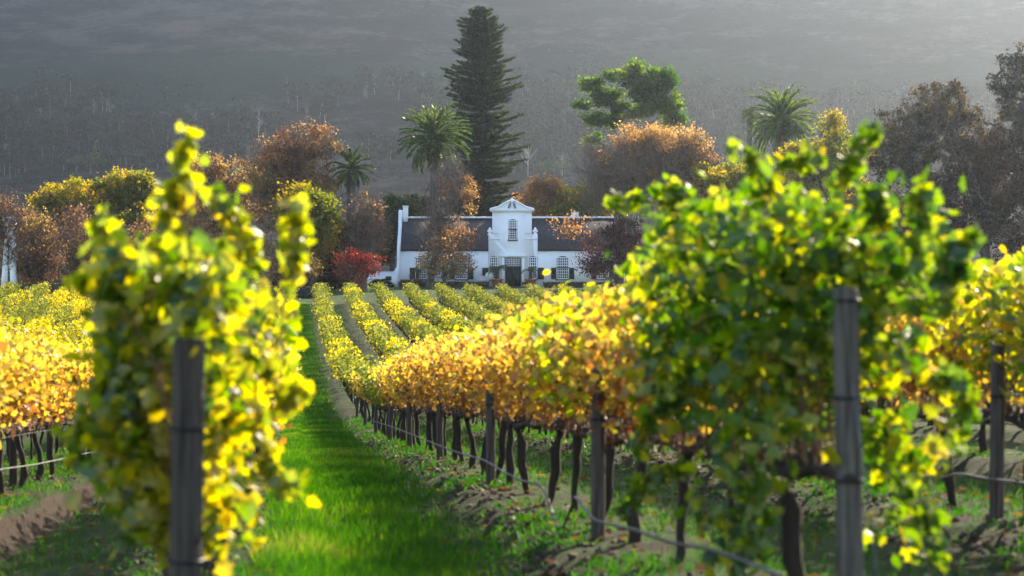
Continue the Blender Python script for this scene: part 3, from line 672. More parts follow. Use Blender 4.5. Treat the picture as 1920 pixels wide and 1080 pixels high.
for sg in (-1, 1): tube(mb, [(hx(960 + sg * 2), -.3, hz(378)), (hx(960 + sg * 4), -.3, hz(384)), (hx(960 + sg * 6.5), -.3, hz(391))], [.05, .16, .1], 6)
mb.build('relief', surf('relief_ochre', (.16, .15, .10), (.34, .32, .26), 8, .9, .2), gable)
for px_ in (918.5, 1003.5):
    mb = MB(); lathe(mb, [(.26, hz(441)), (.24, hz(438.5)), (.12, hz(437.5)), (.14, hz(436.5)), (.30, hz(434)), (.27, hz(431.5)), (.12, hz(430)), (.16, hz(429)), (.08, hz(427)), (.02, hz(426))], (hx(px_), .1, 0), 12); mb.build('finial', M['trim'], gable, smooth=True)
mb = MB()
for a, b in ((916, 936), (984, 1008)): box(mb, hx(a) - .05, hx(b), -.30, -.215, hz(449), hz(447.5))
for a, b in ((923, 934), (986, 997)): box(mb, hx(a) - .05, hx(b), -.30, -.215, hz(437), hz(435.8))
box(mb, hx(924), hx(937), -.27, -.218, hz(396.5), hz(398.5)); box(mb, hx(983), hx(996), -.27, -.218, hz(396.5), hz(398.5))
mb.build('moulding', M['trim'], gable)
mb = MB(); prism(mb, [(hx(938), hz(482)), (hx(986), hz(482)), (hx(987), hz(479)), (hx(979), hz(477.5)), (hx(962), hz(475)), (hx(945), hz(477.5)), (hx(937), hz(479))], -.62, -.215); mb.build('door_hood', M['trim'], gable)
for a in (941, 979): mb = MB(); box(mb, hx(a), hx(a + 4.5), -.5, -.215, -.2, hz(482)); mb.build('pilaster', M['trim'], gable)
def window(x0, x1, yt, yb, cols, rows, yf, rise=.16, shutters=(), name='window'):
    X0, X1, Zt, Zb = hx(x0), hx(x1), hz(yt), hz(yb)
    mb = MB(); prism(mb, arch(X0, X1, Zb, Zt, rise), yf - .05, yf + .02); fr = mb.build(name, M['shutter'], house)
    g = 1.5 * S * .9
    mb = MB(); prism(mb, arch(X0 + g, X1 - g, Zb + g, Zt - g, rise * .9), yf - .07, yf - .045); mb.build('pane', M['glass'], fr)
    mb = MB(); a0, a1, b0, b1 = X0 + g, X1 - g, Zb + g, Zt - g - rise * .5; w = .028
    for i in range(cols + 1):
        x = a0 + (a1 - a0) * i / cols; ww = w * (1.8 if i in (0, cols) else 1); box(mb, x - ww, x + ww, yf - .105, yf - .068, b0, b1 + (.05 if 0 < i < cols else 0))
    for i in range(rows + 1):
        z = b0 + (b1 - b0) * i / rows; ww = w * (1.8 if i in (0, rows) else 1); box(mb, a0, a1, yf - .112, yf - .072, z - ww, z + ww)
    mb.build('glazing_bars', M['trim'], fr)
    mb = MB(); zm = (Zt + Zb) / 2; box(mb, X0, X1, yf - .125, yf - .113, zm - .05, zm + .05); box(mb, X0 - .06, X1 + .06, yf - .16, yf + .0, Zb - .09, Zb); mb.build('sill', M['shutter'], fr)
    for a, b in shutters:
        q = MB(); box(q, hx(a) + .02, hx(b) - .02, yf - .12, yf - .055, Zb + .02, (Zt + Zb) / 2)
        for f in (.1, .55): 
            zz0 = Zb + (zm - Zb) * f; box(q, hx(a) + .12, hx(b) - .12, yf - .14, yf - .118, zz0, zz0 + (zm - Zb) * .36)
        q.build('shutter', M['shutter'], fr)
window(953, 970, 411, 450, 4, 8, -.22, .14, name='window')
window(917, 934, 480, 524, 4, 8, -.22, .14, [(904, 916)])
window(990, 1007, 480, 524, 4, 8, -.22, .14, [(1008, 1020)])
window(1043, 1067, 480, 524, 6, 8, 0, .2, [(1033, 1043), (1067, 1077)])
window(853, 877, 480, 524, 6, 8, 0, .2, [(843, 853), (877, 888)])
window(1118, 1142, 480, 524, 6, 8, 0, .2, [(1108, 1118), (1142, 1152)])
window(778, 802, 480, 524, 6, 8, 0, .2, [(768, 778), (802, 812)])
mb = MB(); prism(mb, arch(hx(947.5), hx(977), -.05, hz(480), .22), -.31, -.2); dr = mb.build('door', M['shutter'], house)
mb = MB(); prism(mb, arch(hx(949.5), hx(975), hz(499), hz(481.5), .2), -.33, -.305); fl = mb.build('fanlight', M['glass'], dr)
mb = MB(); a0, a1 = hx(949.5), hx(975)
for i in range(9): x = a0 + (a1 - a0) * i / 8; box(mb, x - .022, x + .022, -.36, -.328, hz(498.5), hz(484) + .1 * math.sin(math.pi * i / 8))
for i in range(5): z = hz(498.5) + (hz(483.5) - hz(498.5)) * i / 4; box(mb, a0, a1, -.368, -.332, z - .025, z + .025)
mb.build('glazing_bars', M['trim'], dr)
mb = MB()
for a, b in ((949.5, 961.6), (962.9, 975)):
    box(mb, hx(a), hx(b), -.35, -.305, 0, hz(500.5))
    for i in range(4): x = hx(a) + (hx(b) - hx(a)) * (i + .2) / 4; box(mb, x, x + .09, -.37, -.348, .15, hz(503))
mb.build('door_leaf', M['shutter'], dr)
tz = (540 - 537) * S
mb = MB(); box(mb, hx(925), hx(1000), HY - 2.4, HY - .5, -.5, tz - .02); tag(mb.build('terrace', M['paving']), kind='structure')

# side wall, tub, bench, pots and other things by the front
def at(px, py, Y): return Wp(px, py, Y)
mb = MB(); Yw = 209.0; s2 = Yw / FPX; f = lambda p: (p - 715) * s2; hh = lambda p: (539 - p) * s2
prism(mb, [(f(684), -.3), (f(746), -.3), (f(746), hh(500)), (f(742), hh(502)), (f(739), hh(508)), (f(733), hh(510)), (f(705), hh(510)), (f(705), hh(513)), (f(684), hh(513))], 0, .35)
gw = empty('garden_wall', at(715, 539, Yw), 'low white wall with a curved top joining the left end of the house', 'wall'); mb.build('wall_body', M['plaster'], gw)
mb = MB(); box(mb, f(723), f(734), -.06, -.01, hh(526), hh(518)); mb.build('opening', M['shutter'], gw)
mb = MB(); box(mb, f(704), f(740), -.05, .4, hh(510) + .005, hh(509)); mb.build('coping', M['trim'], gw)

def pot_plant(px, py, Y, h, r, label, big=1.0, seed=1, nf=13):
    g = np.random.default_rng(seed); e = empty('potted_palm', at(px, py, Y), label, 'potted plant', group='potted palms before the house')
    mb = MB(); lathe(mb, [(r * .62, -.05), (r * .66, .05), (r * .9, h * .82), (r * 1.08, h * .84), (r * 1.1, h), (r * .92, h), (r * .85, h * .9)], sides=16); mb.build('pot', M['terracotta'], e, smooth=True)
    mb = MB(); tube(mb, [(0, 0, h * .85), (0, 0, h + .75 * big)], [.2 * big, .17 * big], 8); mb.build('stem', M['bark'], e)
    mb = MB(); c = np.array([0, 0, h + .75 * big])
    for i in range(nf):
        az = 2 * math.pi * i / nf + g.uniform(-.2, .2); el = g.uniform(.35, 1.3); L = big * g.uniform(1.1, 1.5); P = [c]; d = el
        for j in range(9): P.append(P[-1] + L / 9 * np.array([math.cos(az) * math.cos(d), math.sin(az) * math.cos(d), math.sin(d)])); d -= .23
        P = np.array(P); tube(mb, P, np.linspace(.025, .008, 10), 4, cap=False)
        for j in range(1, 10):
            side = np.array([-math.sin(az), math.cos(az), 0]); m = 3
            for sg in (-1, 1): blades(mb, P[[j] * m] + g.normal(0, .03, (m, 3)), side * sg + g.normal(0, .2, (m, 3)) + (P[j] - P[j - 1]) * 4 + [0, 0, -.2], .34 * big * math.sin(j / 10 * 2.6 + .4), .05, g=g)
    mb.build('fronds', M['palm'], e)
pot_plant(932, 538, 208.8, .85, .62, 'terracotta pot with a small arching palm, left of the front door', 1.15, 1)
pot_plant(995, 538, 208.8, .85, .62, 'terracotta pot with a thin drooping palm, right of the front door', 1.0, 2, 7)
pot_plant(783, 533, 208.5, .6, .55, 'terracotta pot with a sparse palm near the left end of the house', 1.0, 3, 6)
for px_, lab, ma in ((940, 'small brown pot beside the large pot left of the door', 'terracotta'), (983, 'small dark round pot between the door and the right pot', 'shutter')):
    e = MB(); lathe(e, [(.12, 0), (.24, .12), (.29, .3), (.24, .42), (.19, .45), (.21, .5), (.17, .5), (.14, .42)], sides=14); o = e.build('round_pot', M[ma], smooth=True); o.location = at(px_, 538, 209); tag(o, lab, 'pot')
# round white table, standing tipped against the shutter, and a white curved bench
e = empty('round_table', at(917, 527, 209.6), 'white round table top standing upright before the left window shutter', 'table')
mb = MB(); th = np.linspace(0, 2 * math.pi, 25)[:-1]; prism(mb, [(.42 * math.cos(t), .55 + .42 * math.sin(t)) for t in th], -.04, .04); mb.build('table_top', M['trim'], e)
mb = MB(); tube(mb, [(0, .05, .15), (.0, .3, -.3)], .04, 6); tube(mb, [(-.25, .0, -.3), (.25, 0, -.3)], .03, 6); mb.build('leg', M['trim'], e)
e = empty('garden_bench', at(903, 536, 208.6), 'white garden bench with an arched back left of the door', 'bench')
mb = MB(); box(mb, -.75, .75, -.22, .22, .40, .45); mb.build('seat', M['trim'], e)
mb = MB(); t = np.linspace(0, 1, 14); prism(mb, [(-.75, .5), (.75, .5)] + [(.75 - 1.5 * a, .72 + .38 * math.sin(math.pi * a) ** .8) for a in t], .2, .26); mb.build('backrest', M['stone'], e)
for sx_ in (-.68, .68):
    for sy_ in (-.18, .18): q = MB(); box(q, sx_ - .03, sx_ + .03, sy_ - .03, sy_ + .03, -.02, .4); q.build('leg', M['trim'], e)
e = empty('wooden_bench', at(761, 536, 208.8), 'tan wooden bench against the left end of the front wall', 'bench')
mb = MB(); box(mb, -.58, .58, -.22, .22, .38, .45); mb.build('seat', M['wood'], e)
mb = MB(); box(mb, -.58, .58, .18, .24, .45, .68); mb.build('backrest', M['wood'], e)
for sx_ in (-.5, .5): q = MB(); box(q, sx_ - .05, sx_ + .05, -.2, .2, -.05, .38); q.build('leg', M['wood'], e)

def leafy_box(name, x0, x1, y0, y1, zb, h, label, cat, dens=140, seed=0, mat='hedge', sz=.11):
    g = np.random.default_rng(seed); Ax = x1 - x0; Ay = y1 - y0
    e = empty(name, ((x0 + x1) / 2, (y0 + y1) / 2, zb), label, cat)
    n = int(dens * (Ax * h * 2 + Ax * Ay)); P = np.column_stack([g.uniform(-Ax / 2, Ax / 2, n), g.uniform(-Ay / 2, Ay / 2, n), g.uniform(0, h, n)])
    f = g.integers(0, 3, n); P[f == 0, 1] = -Ay / 2 + g.normal(0, .04, (f == 0).sum()); P[f == 1, 2] = h + g.normal(0, .04, (f == 1).sum()); P[f == 2, 1] = g.uniform(-Ay / 2, Ay / 2, (f == 2).sum())
    mb = MB(); leaves(mb, P, sz * g.uniform(.6, 1.3, n), RH, g=g); mb.build('foliage', M[mat], e)
    mb = MB(); box(mb, -Ax / 2 + .06, Ax / 2 - .06, -Ay / 2 + .06, Ay / 2 - .06, -.3, h - .06); mb.build('stems', M['bark'], e)
s3 = 207.5 / FPX
leafy_box('clipped_hedge', (747 - 960) * s3, (918 - 960) * s3, 207, 207.8, .0, .62, 'low clipped dark hedge in front of the left half of the house', 'hedge', seed=1)
leafy_box('clipped_hedge', (1018 - 960) * s3, (1175 - 960) * s3, 207, 207.8, .0, .58, 'low clipped dark hedge in front of the right half of the house', 'hedge', seed=2)
X1, Y1 = XY(172, -4), 0
leafy_box('lawn_hedge', -24.5, -16.2, 172.2, 173.4, float(gz(-20, 172.8)) - .1, .95, 'dark hedge closing the far end of the grass alley', 'hedge', seed=3, dens=90, sz=.16)
leafy_box('lawn_hedge', -45, -25.4, 176.5, 177.7, float(gz(-35, 177)) - .1, .9, 'dark green hedge at the far edge of the left vine field', 'hedge', seed=4, dens=60, sz=.18)
def ball_bush(px, py, Y, rx, rz_, label, mat='hedge', seed=0, n=1500, sz=.13, name='round_bush'):
    g = np.random.default_rng(seed); b = at(px, py, Y); e = empty(name, b, label, 'bush')
    v = g.normal(size=(n, 3)); v /= np.linalg.norm(v, axis=1)[:, None]; v[:, 2] = np.abs(v[:, 2]); v *= g.uniform(.75, 1.03, (n, 1)) * (1 + .12 * np.sin(v[:, :1] * 5 + seed) * np.cos(v[:, 2:] * 6)); v *= [rx, rx, rz_]
    mb = MB(); leaves(mb, v, sz * g.uniform(.6, 1.3, n), RH, g=g); mb.build('foliage', M[mat], e)
    mb = MB(); tube(mb, [(0, 0, -.3), (0, 0, rz_ * .6)], .08, 6); mb.build('stem', M['bark'], e)
ball_bush(714, 540, 203.5, 1.45, 1.0, 'round dark clipped bush before the low white wall', seed=5, n=2200)
ball_bush(1400, 541, 205, 2.2, 1.6, 'dark bush right of the house behind the vines', seed=7, n=1500)

# ------------------------------------------------------------------ trees
def grow(trunk, tips, g, rt=.03, expo=.48, wob=.25):
    """attach every tip to the nearest node so far; returns chains (points, radii)"""
    nodes = [np.array(p, float) for p in trunk]; par = [-1] + list(range(len(trunk) - 1)); tipn = []
    root = nodes[0]; order = np.argsort(np.linalg.norm(tips - nodes[-1], axis=1))
    depth = [i * .3 for i in range(len(trunk))]
    low = len(trunk) // 3
    for t in tips[order]:
        A = np.array(nodes[low:]); d = np.linalg.norm(A - t, axis=1) + .5 * np.maximum(0, A[:, 2] - t[2])
        j = int(np.argmin(d)) + low; p = nodes[j]; dist = np.linalg.norm(t - p); m = max(1, int(dist / 1.3)); last = j
        for q in range(1, m + 1):
            f = q / m; x = p + (t - p) * f + (g.normal(0, wob, 3) * (f < 1)) * min(1, dist / 3) + np.array([0, 0, -.18 * dist * math.sin(math.pi * f) * .5])
            nodes.append(x); par.append(last); last = len(nodes) - 1
        tipn.append(last)
    w = np.zeros(len(nodes)); w[tipn] += 1
    for i in range(len(nodes) - 1, 0, -1): w[par[i]] += w[i]
    r = rt * np.maximum(w, 1) ** expo
    return np.array(nodes), np.array(par), r, np.array(tipn)

def seg_tubes(mb, nodes, par, r, sides=5):
    i = np.arange(1, len(nodes)); a, b = nodes[par[i]], nodes[i]; ra, rb = np.minimum(r[par[i]], r[i] * 1.35), r[i]
    T = b - a; T /= np.linalg.norm(T, axis=1)[:, None] + 1e-9; ref = np.where(np.abs(T[:, :1]) < .8, [[1., 0, 0]], [[0, 1., 0]])
    A = np.cross(T, ref); A /= np.linalg.norm(A, axis=1)[:, None]; B = np.cross(T, A)
    th = np.arange(sides) * 2 * math.pi / sides; ring = A[:, None] * np.cos(th)[None, :, None] + B[:, None] * np.sin(th)[None, :, None]
    V = np.concatenate([a[:, None] + ring * ra[:, None, None], b[:, None] + ring * rb[:, None, None]], 1)
    F0 = np.array([(j, (j + 1) % sides, (j + 1) % sides + sides, j + sides) for j in range(sides)])
    mb.add(V.reshape(-1, 3), (F0[None] + (np.arange(len(i)) * 2 * sides)[:, None, None]).reshape(-1, 4))

def in_env(env, n, g, Y, b, shell=0.0):
    wts = np.array([e[2] * e[3] * (e[4] if len(e) > 4 else 1) for e in env], float); wts /= wts.sum()
    k = g.choice(len(env), n, p=wts); v = g.normal(size=(n, 3)); v /= np.linalg.norm(v, axis=1)[:, None]
    rr = (shell ** 3 + (1 - shell ** 3) * g.random(n)) ** (1 / 3)
    v *= (rr * (1 + .3 * np.sin(5 * v[:, 0] + b[0]) * np.sin(4 * v[:, 2] + b[1]) + .12 * np.sin(9 * v[:, 2] + 7 * v[:, 0])))[:, None]; E = np.array([e[:4] for e in env], float)[k]; s = Y / FPX
    return np.column_stack([(E[:, 0] - 960) * s + v[:, 0] * E[:, 2] * s - b[0], v[:, 1] * np.minimum(E[:, 2], 90) * s, (540 - E[:, 1]) * s + v[:, 2] * E[:, 3] * s - b[2]])

def tree(name, label, cat, Y, bx, env, mat, nleaf=6000, lsz=.32, ntips=260, twigs=0, bark='bark', lenv=None, seed=1, rt=.03, lean=0, clump=.45, shell=.3, bare=None, trunks=1, twl=1.3, by=None, group=None, low=None):
    g = np.random.default_rng(seed); X = (bx - 960) / FPX * Y
    b = np.array([X, Y, float(gz(X, Y)) - .15]); e = empty(name, b, label, cat, group=group)
    tips = in_env(env, ntips, g, Y, b, shell)
    cz = np.mean(tips[:, 2]); cx = np.mean(tips[:, 0]); zlow = max(np.percentile(tips[:, 2], 8) if low is None else low, 1.2)
    mb = MB(); nodes_all = []
    parts = np.argsort(tips[:, 0]) * trunks // ntips if trunks > 1 else None
    rank = np.empty(ntips, int); rank[np.argsort(tips[:, 0])] = np.arange(ntips)
    TN = []
    for q in range(trunks):
        sub = tips[(rank * trunks // ntips) == q]; off = (q - (trunks - 1) / 2) * 1.1
        c = sub.mean(0); h = (zlow * .55 + c[2] * .45)
        tr = [np.array([off, 0, 0])]; m = 7
        for i in range(1, m + 1): f = i / m; tr.append(np.array([off + (c[0] - off) * f ** 1.6 + g.normal(0, .10), c[1] * f * .5 + g.normal(0, .10), h * f]))
        nodes, par, r, tn = grow(tr, sub, g, rt); r[0] *= 1.25
        mb = MB(); seg_tubes(mb, nodes, par, r, 7); TN.append(nodes[tn])
        if twigs:
            m = int(twigs * .22) // trunks; ti = nodes[tn][g.integers(0, len(tn), m)]; ctr = np.array([c[0], 0, zlow * .6 + c[2] * .2])
            d = ti - ctr; d /= np.linalg.norm(d, axis=1)[:, None] + 1e-9; p = ti + g.normal(0, .45, (m, 3)) * [1, 1, .8] - d * g.uniform(0, 1.2, (m, 1))
            blades(mb, p, d + g.normal(0, .5, (m, 3)) + [0, 0, .45], twl * g.uniform(.5, 1.3, m), .055, g=g)
        mb.build('trunk', M[bark], e, smooth=True)
    TN = np.concatenate(TN)
    if nleaf:
        if lenv is None: c = TN
        else: c = in_env(lenv, max(60, nleaf // 26), g, Y, b, .2)
        cw = g.random(len(c)) ** 3.5; cw /= cw.sum(); nleaf = int(nleaf * 1.25); P = c[g.choice(len(c), nleaf, p=cw)] + g.normal(0, clump, (nleaf, 3)) * [1, 1, .7]
        q = MB(); lr = np.clip(g.random(len(c))[g.integers(0, len(c), nleaf)] * .0 + g.random(nleaf), 0, 1)
        # leaf colour drifts from clump to clump
        ph = np.clip(.5 + 1.6 * fbm(P[:, 0] * 1.3 + P[:, 1], P[:, 2] * 1.3, .35, 2, seed) + g.normal(0, .22, nleaf), 0, 1)
        leaves(q, P, lsz * 1.18 * g.uniform(.5, 1.3, nleaf), RH, rnd=ph, g=g); q.build('crown', M[mat], e)
    return e

def norfolk(cx, Y, prof, seed=1):
    g = np.random.default_rng(seed); s = Y / FPX; X = (cx - 960) * s; b = np.array([X, Y, float(gz(X, Y)) - .2])
    e = empty('norfolk_pine', b, 'tall tiered dark green conifer rising behind the white gable', 'tree')
    py = np.array([p[0] for p in prof]); hw = np.array([p[1] for p in prof]); topz = (540 - 8) * s - b[2]
    mb = MB(); z = np.linspace(0, topz, 16); P = np.column_stack([.25 * np.sin(z * .1), 0 * z, z]); tube(mb, P, np.linspace(.62, .05, 16), 10)
    q = MB(); zz = (540 - 505) * s
    while zz < topz - .3:
        ypx = 540 - (zz + b[2]) / s; Rr = np.interp(ypx, py, hw) * s
        n = 9; a0 = g.uniform(0, 6); f = zz / topz; tierR = Rr * g.uniform(.72, 1.15)
        for i in range(n):
            az = a0 + 2 * math.pi * i / n + g.normal(0, .12); L = tierR * g.uniform(.6, 1.15)
            if g.random() < .09: L *= .5
            m = max(4, int(L / .28)); t = np.linspace(0, 1, m); up = .30 * f
            r_ = L * t; dz = L * (-.16 * (1 - f) * t + .13 * t ** 2.5 + up * t * .6) + g.normal(0, .05)
            Q = np.column_stack([r_ * math.cos(az), r_ * math.sin(az), zz + dz]) + g.normal(0, .03, (m, 3)); tube(mb, Q, np.linspace(.07, .015, m), 4, cap=False)
            # needle cords to either side of the branch, shorter towards the tip, curving up
            k = int(m * 20); j = g.integers(1, m, k); sd = np.array([-math.sin(az), math.cos(az), 0]); fw = np.array([math.cos(az), math.sin(az), 0])
            sg = np.where(g.random(k) < .5, -1, 1)[:, None]
            d = sd * sg * g.uniform(.4, 1, (k, 1)) + fw * g.uniform(.3, 1, (k, 1)) + np.column_stack([0 * j, 0 * j, g.uniform(.05, .55, k)])
            blades(q, Q[j] + g.normal(0, .05, (k, 3)), d, (.4 + .7 * (1 - t[j])) * min(1, L / 2.2 + .35) * g.uniform(.7, 1.2, k), .17, g=g)
            leaves(q, Q[j[: k // 3]] + d[: k // 3] * .35 + g.normal(0, .05, (k // 3, 3)), .2, RH, g=g)
        zz += g.uniform(.5, .85) * (1.0 if f < .8 else .75)
    mb.build('trunk', M['bark'], e, smooth=True); q.build('crown', M['pine'], e)

def palm(name, cx, cy, rad, Y, label, nf=80, seed=1, trw=.42, skirt=True, dead=26, group='feathery palms among the trees', lean=0):
    g = np.random.default_rng(seed); s = Y / FPX; X = (cx - 960) * s; gb = float(gz(X, Y)) - .2; b = np.array([X + lean, Y, gb])
    e = empty(name, b, label, 'palm tree', group=group); top = np.array([-lean, 0, (540 - cy) * s - gb]); L0_ = rad * s
    mb = MB(); z = np.linspace(0, top[2], 14); tube(mb, np.column_stack([-lean * (z / top[2]) ** 1.5, 0 * z, z]), trw * (1 + .12 * np.sin(z * 9)) * np.where(z > top[2] - 1.2, 1.45, 1), 12); mb.build('trunk', M['bark'], e, smooth=True)
    def frond(q, el, az, L, lw, droop, nl=34):
        m = 12; P = [top.copy()]; d = el
        for j in range(m): P.append(P[-1] + L / m * np.array([math.cos(az) * math.cos(d), math.sin(az) * math.cos(d), math.sin(d)])); d -= droop * (.5 + j / m) / m; d = max(d, -1.5)
        P = np.array(P); tube(q, P, np.linspace(.05, .012, m + 1), 4, cap=False)
        t = np.linspace(.1, 1, nl) * m; Q = np.column_stack([np.interp(t, range(m + 1), P[:, i]) for i in range(3)]); T = np.gradient(Q, axis=0); T /= np.linalg.norm(T, axis=1)[:, None]
        side = np.array([-math.sin(az), math.cos(az), 0]); upv = np.cross(T, side) * -1
        for sg in (-1, 1):
            dd = side * sg + T * 1.25 + np.where(upv[:, 2:] < 0, -upv, upv) * .25 + g.normal(0, .1, (nl, 3))
            blades(q, Q, dd, lw * (.45 + .75 * np.sin(np.linspace(.25, 2.9, nl))), .19, g=g)
    q = MB()
    for i in range(nf):
        f = (i + .5) / nf; el = R(86) - R(118) * f ** .9; frond(q, el + g.normal(0, .08), i * 2.39996 + g.normal(0, .1), L0_ * g.uniform(1.0, 1.22), L0_ * .15, R(66) + g.normal(0, .12))
    q.build('fronds', M['palm'], e)
    if dead:
        q = MB()
        for i in range(dead): frond(q, R(-35) - abs(g.normal(0, .4)), g.uniform(0, 6.28), L0_ * g.uniform(.6, .95), L0_ * .09, R(50), 18)
        q.build('dead_fronds', M['deadfrond'], e)
    return e

norfolk(900, 236, [(8, 2), (18, 9), (30, 22), (60, 42), (100, 55), (130, 60), (150, 66), (180, 66), (200, 70), (240, 66), (270, 72), (300, 78), (340, 82), (380, 82), (440, 60), (540, 45)])
palm('date_palm', 815, 262, 66, 214, 'tall palm with a dense shaggy green head beside the tall conifer', 92, 1, .5)
palm('date_palm', 658, 318, 44, 206, 'shorter palm with few upright fronds left of the house', 34, 2, .45, dead=10)
palm('date_palm', 1468, 228, 66, 222, 'tall palm with a wide round head above the right vines', 78, 3, .5, dead=18)
palm('date_palm', 1406, 216, 19, 300, 'small distant palm just left of the wide right palm', 40, 4, .4, dead=6)

AT = 'autumn trees behind the vineyard'
# green gum right of the conifer
tree('gum_tree', 'green gum tree with rounded leaf clumps high above the right roof', 'tree', 240, 1190,
     [(1235, 150, 31.9, 28.6), (1190, 132, 23.5, 18.5), (1150, 140, 13.4, 13.4), (1110, 162, 18.5, 11.8), (1138, 182, 23.5, 15.1), (1098, 196, 20.2, 7.6), (1250, 190, 28.6, 20.2), (1215, 205, 21.8, 13.4), (1170, 205, 21.8, 13.4), (1112, 224, 25.2, 7.6), (1145, 228, 18.5, 10.1), (1110, 257, 16.8, 6.7), (1265, 218, 16.8, 13.4), (1205, 170, 21.8, 15.1), (1225, 185, 18.5, 13.4), (1190, 165, 25.2, 18.5)],
     'gum', 24000, .30, 420, 0, 'bark_pale', seed=11, clump=.40, shell=.3, rt=.026, low=9)
# great plane tree right of the door
tree('plane_tree', 'huge round crowned tree, bare twigs with orange leaves on its right shoulder', 'tree', 200, 1172,
     [(1215, 320, 130, 78), (1170, 330, 92, 62), (1270, 315, 80, 60)], 't_orange', 12000, .18, 1300, 50000, 'twig',
     [(1250, 262, 80, 28, 1.2), (1305, 300, 42, 34, 1.5), (1200, 256, 60, 22), (1245, 290, 85, 36, .5), (1190, 320, 90, 50, .12)], seed=12, trunks=2, rt=.024, clump=.4, shell=.35, low=4.5, twl=1.4, group=AT)
tree('small_maroon_tree', 'low dark maroon tree in front of the right end of the house', 'tree', 198, 1140,
     [(1145, 465, 48, 42), (1110, 490, 24, 26), (1180, 450, 32, 48)], 't_maroon', 6000, .17, 360, 7000, 'twig', seed=13, rt=.014, clump=.4, low=1.2, twl=.8, group=AT)
tree('small_orange_tree', 'thin sapling with a few orange leaves before the right roof', 'tree', 203, 1140,
     [(1070, 425, 36, 26)], 't_orange', 420, .2, 60, 500, 'twig', seed=14, rt=.014, clump=.4, twl=.8, group=AT)
# tree before the left half of the house
tree('bare_poplar', 'slim bare grey tree with hanging twigs before the left half of the house', 'tree', 203.5, 806,
     [(832, 370, 46, 62), (850, 330, 34, 40), (815, 430, 40, 40)], 't_rust', 2600, .17, 420, 7000, 'twig',
     [(880, 360, 12, 40, 3), (850, 440, 40, 40), (840, 350, 40, 40, .5)], seed=15, rt=.02, clump=.35, low=3, twl=1.6, group=AT)
tree('orange_maple', 'low bushy tree with bright orange leaves before the house, left of the door', 'tree', 202, 832,
     [(838, 492, 54, 30), (832, 465, 36, 26)], 't_orange', 2300, .19, 220, 5000, 'twig', seed=16, rt=.015, clump=.38, low=1.3, twl=.7, group=AT)
# trees left of the house
tree('green_tree', 'leafy green tree rising behind the left end of the house', 'tree', 222, 735,
     [(735, 420, 44, 46), (765, 400, 30, 30), (710, 450, 30, 50)], 't_green', 14000, .3, 200, 0, seed=17, group=AT)
tree('dark_evergreen', 'dark evergreen mass at the far end of the alley', 'tree', 196, 618,
     [(620, 480, 30, 62), (655, 470, 34, 60), (590, 510, 28, 34)], 't_green', 11000, .3, 150, 0, seed=18, low=1.2, group=AT)
tree('crimson_maple', 'small tree with crimson leaves at the end of the second vine row', 'tree', 183, 664,
     [(668, 505, 38, 26), (650, 490, 24, 24), (690, 490, 24, 20)], 't_red', 1900, .17, 190, 2500, 'twig', seed=19, rt=.014, clump=.33, low=1.2, twl=.7, group=AT)
tree('pink_bare_tree', 'bare pinkish twiggy tree between the short palm and the house', 'tree', 194, 683,
     [(690, 405, 34, 52), (670, 440, 28, 50), (705, 450, 22, 40)], 't_rust', 1500, .17, 420, 8000, 'twig', seed=20, rt=.018, clump=.4, low=2.5, twl=1.3, group=AT)
tree('autumn_oak', 'tall wide oak with rusty leaves on leaning branches, left of the short palm', 'tree', 205, 560,
     [(588, 262, 48, 34), (540, 300, 56, 44), (500, 325, 42, 50), (575, 340, 60, 50), (520, 380, 60, 50)], 't_rust', 15000, .21, 900, 16000, 'twig', seed=21, rt=.022, clump=.4, low=4, twl=1.1, group=AT)
tree('yellow_oak', 'round tree with yellow-green leaves at the left of the alley end', 'tree', 192, 585,
     [(588, 430, 46, 56), (560, 470, 44, 56), (600, 395, 34, 34), (560, 380, 36, 30)], 't_yellow', 19000, .24, 320, 1500, seed=22, clump=.5, low=1.6, group=AT)
tree('rusty_oak', 'reddish brown oak peeking between the left vine and the leaning oak', 'tree', 210, 425,
     [(420, 335, 60, 42), (385, 320, 34, 28), (450, 380, 50, 50), (400, 400, 60, 60)], 't_rust', 11000, .22, 420, 9000, 'twig', seed=23, clump=.45, group=AT)
tree('olive_oak', 'dark olive green tree in the left distance beyond the vines', 'tree', 214, 225,
     [(225, 352, 44, 34), (258, 348, 34, 30), (190, 380, 40, 36), (270, 400, 60, 60)], 't_mixed', 13000, .26, 260, 2500, seed=24, group=AT)
tree('yellow_elm', 'broad yellow leaved tree in the left distance', 'tree', 209, 130,
     [(130, 372, 52, 30), (90, 388, 36, 34), (165, 395, 34, 34)], 't_yellow', 8500, .24, 260, 3000, seed=25, low=3, group=AT)
tree('brown_sapling', 'brown twiggy sapling with thin golden leaves, leftmost beyond the field', 'tree', 190, 15,
     [(15, 440, 48, 66), (0, 410, 30, 50)], 't_rust', 2600, .18, 340, 7000, 'twig', seed=26, rt=.014, low=1.5, clump=.5, group=AT)
tree('brown_sapling', 'reddish twiggy sapling just right of the white bell tower', 'tree', 192, 80,
     [(80, 455, 46, 62), (60, 500, 50, 36)], 't_rust', 4800, .18, 420, 8000, 'twig', seed=27, rt=.014, low=1.2, clump=.5, group=AT)
tree('brown_sapling', 'dense brown sapling against the left edge of the near vine', 'tree', 188, 150,
     [(150, 450, 46, 66), (175, 490, 50, 46)], 't_rust', 5200, .18, 460, 9000, 'twig', seed=28, rt=.014, low=1.2, clump=.5, group=AT)
tree('brown_sapling', 'brown sapling hidden mostly behind the near left vine', 'tree', 190, 290,
     [(270, 470, 60, 60), (360, 480, 60, 60), (450, 480, 56, 60)], 't_rust', 7000, .22, 420, 8000, 'twig', seed=29, rt=.014, low=1.2, clump=.6, group=AT)
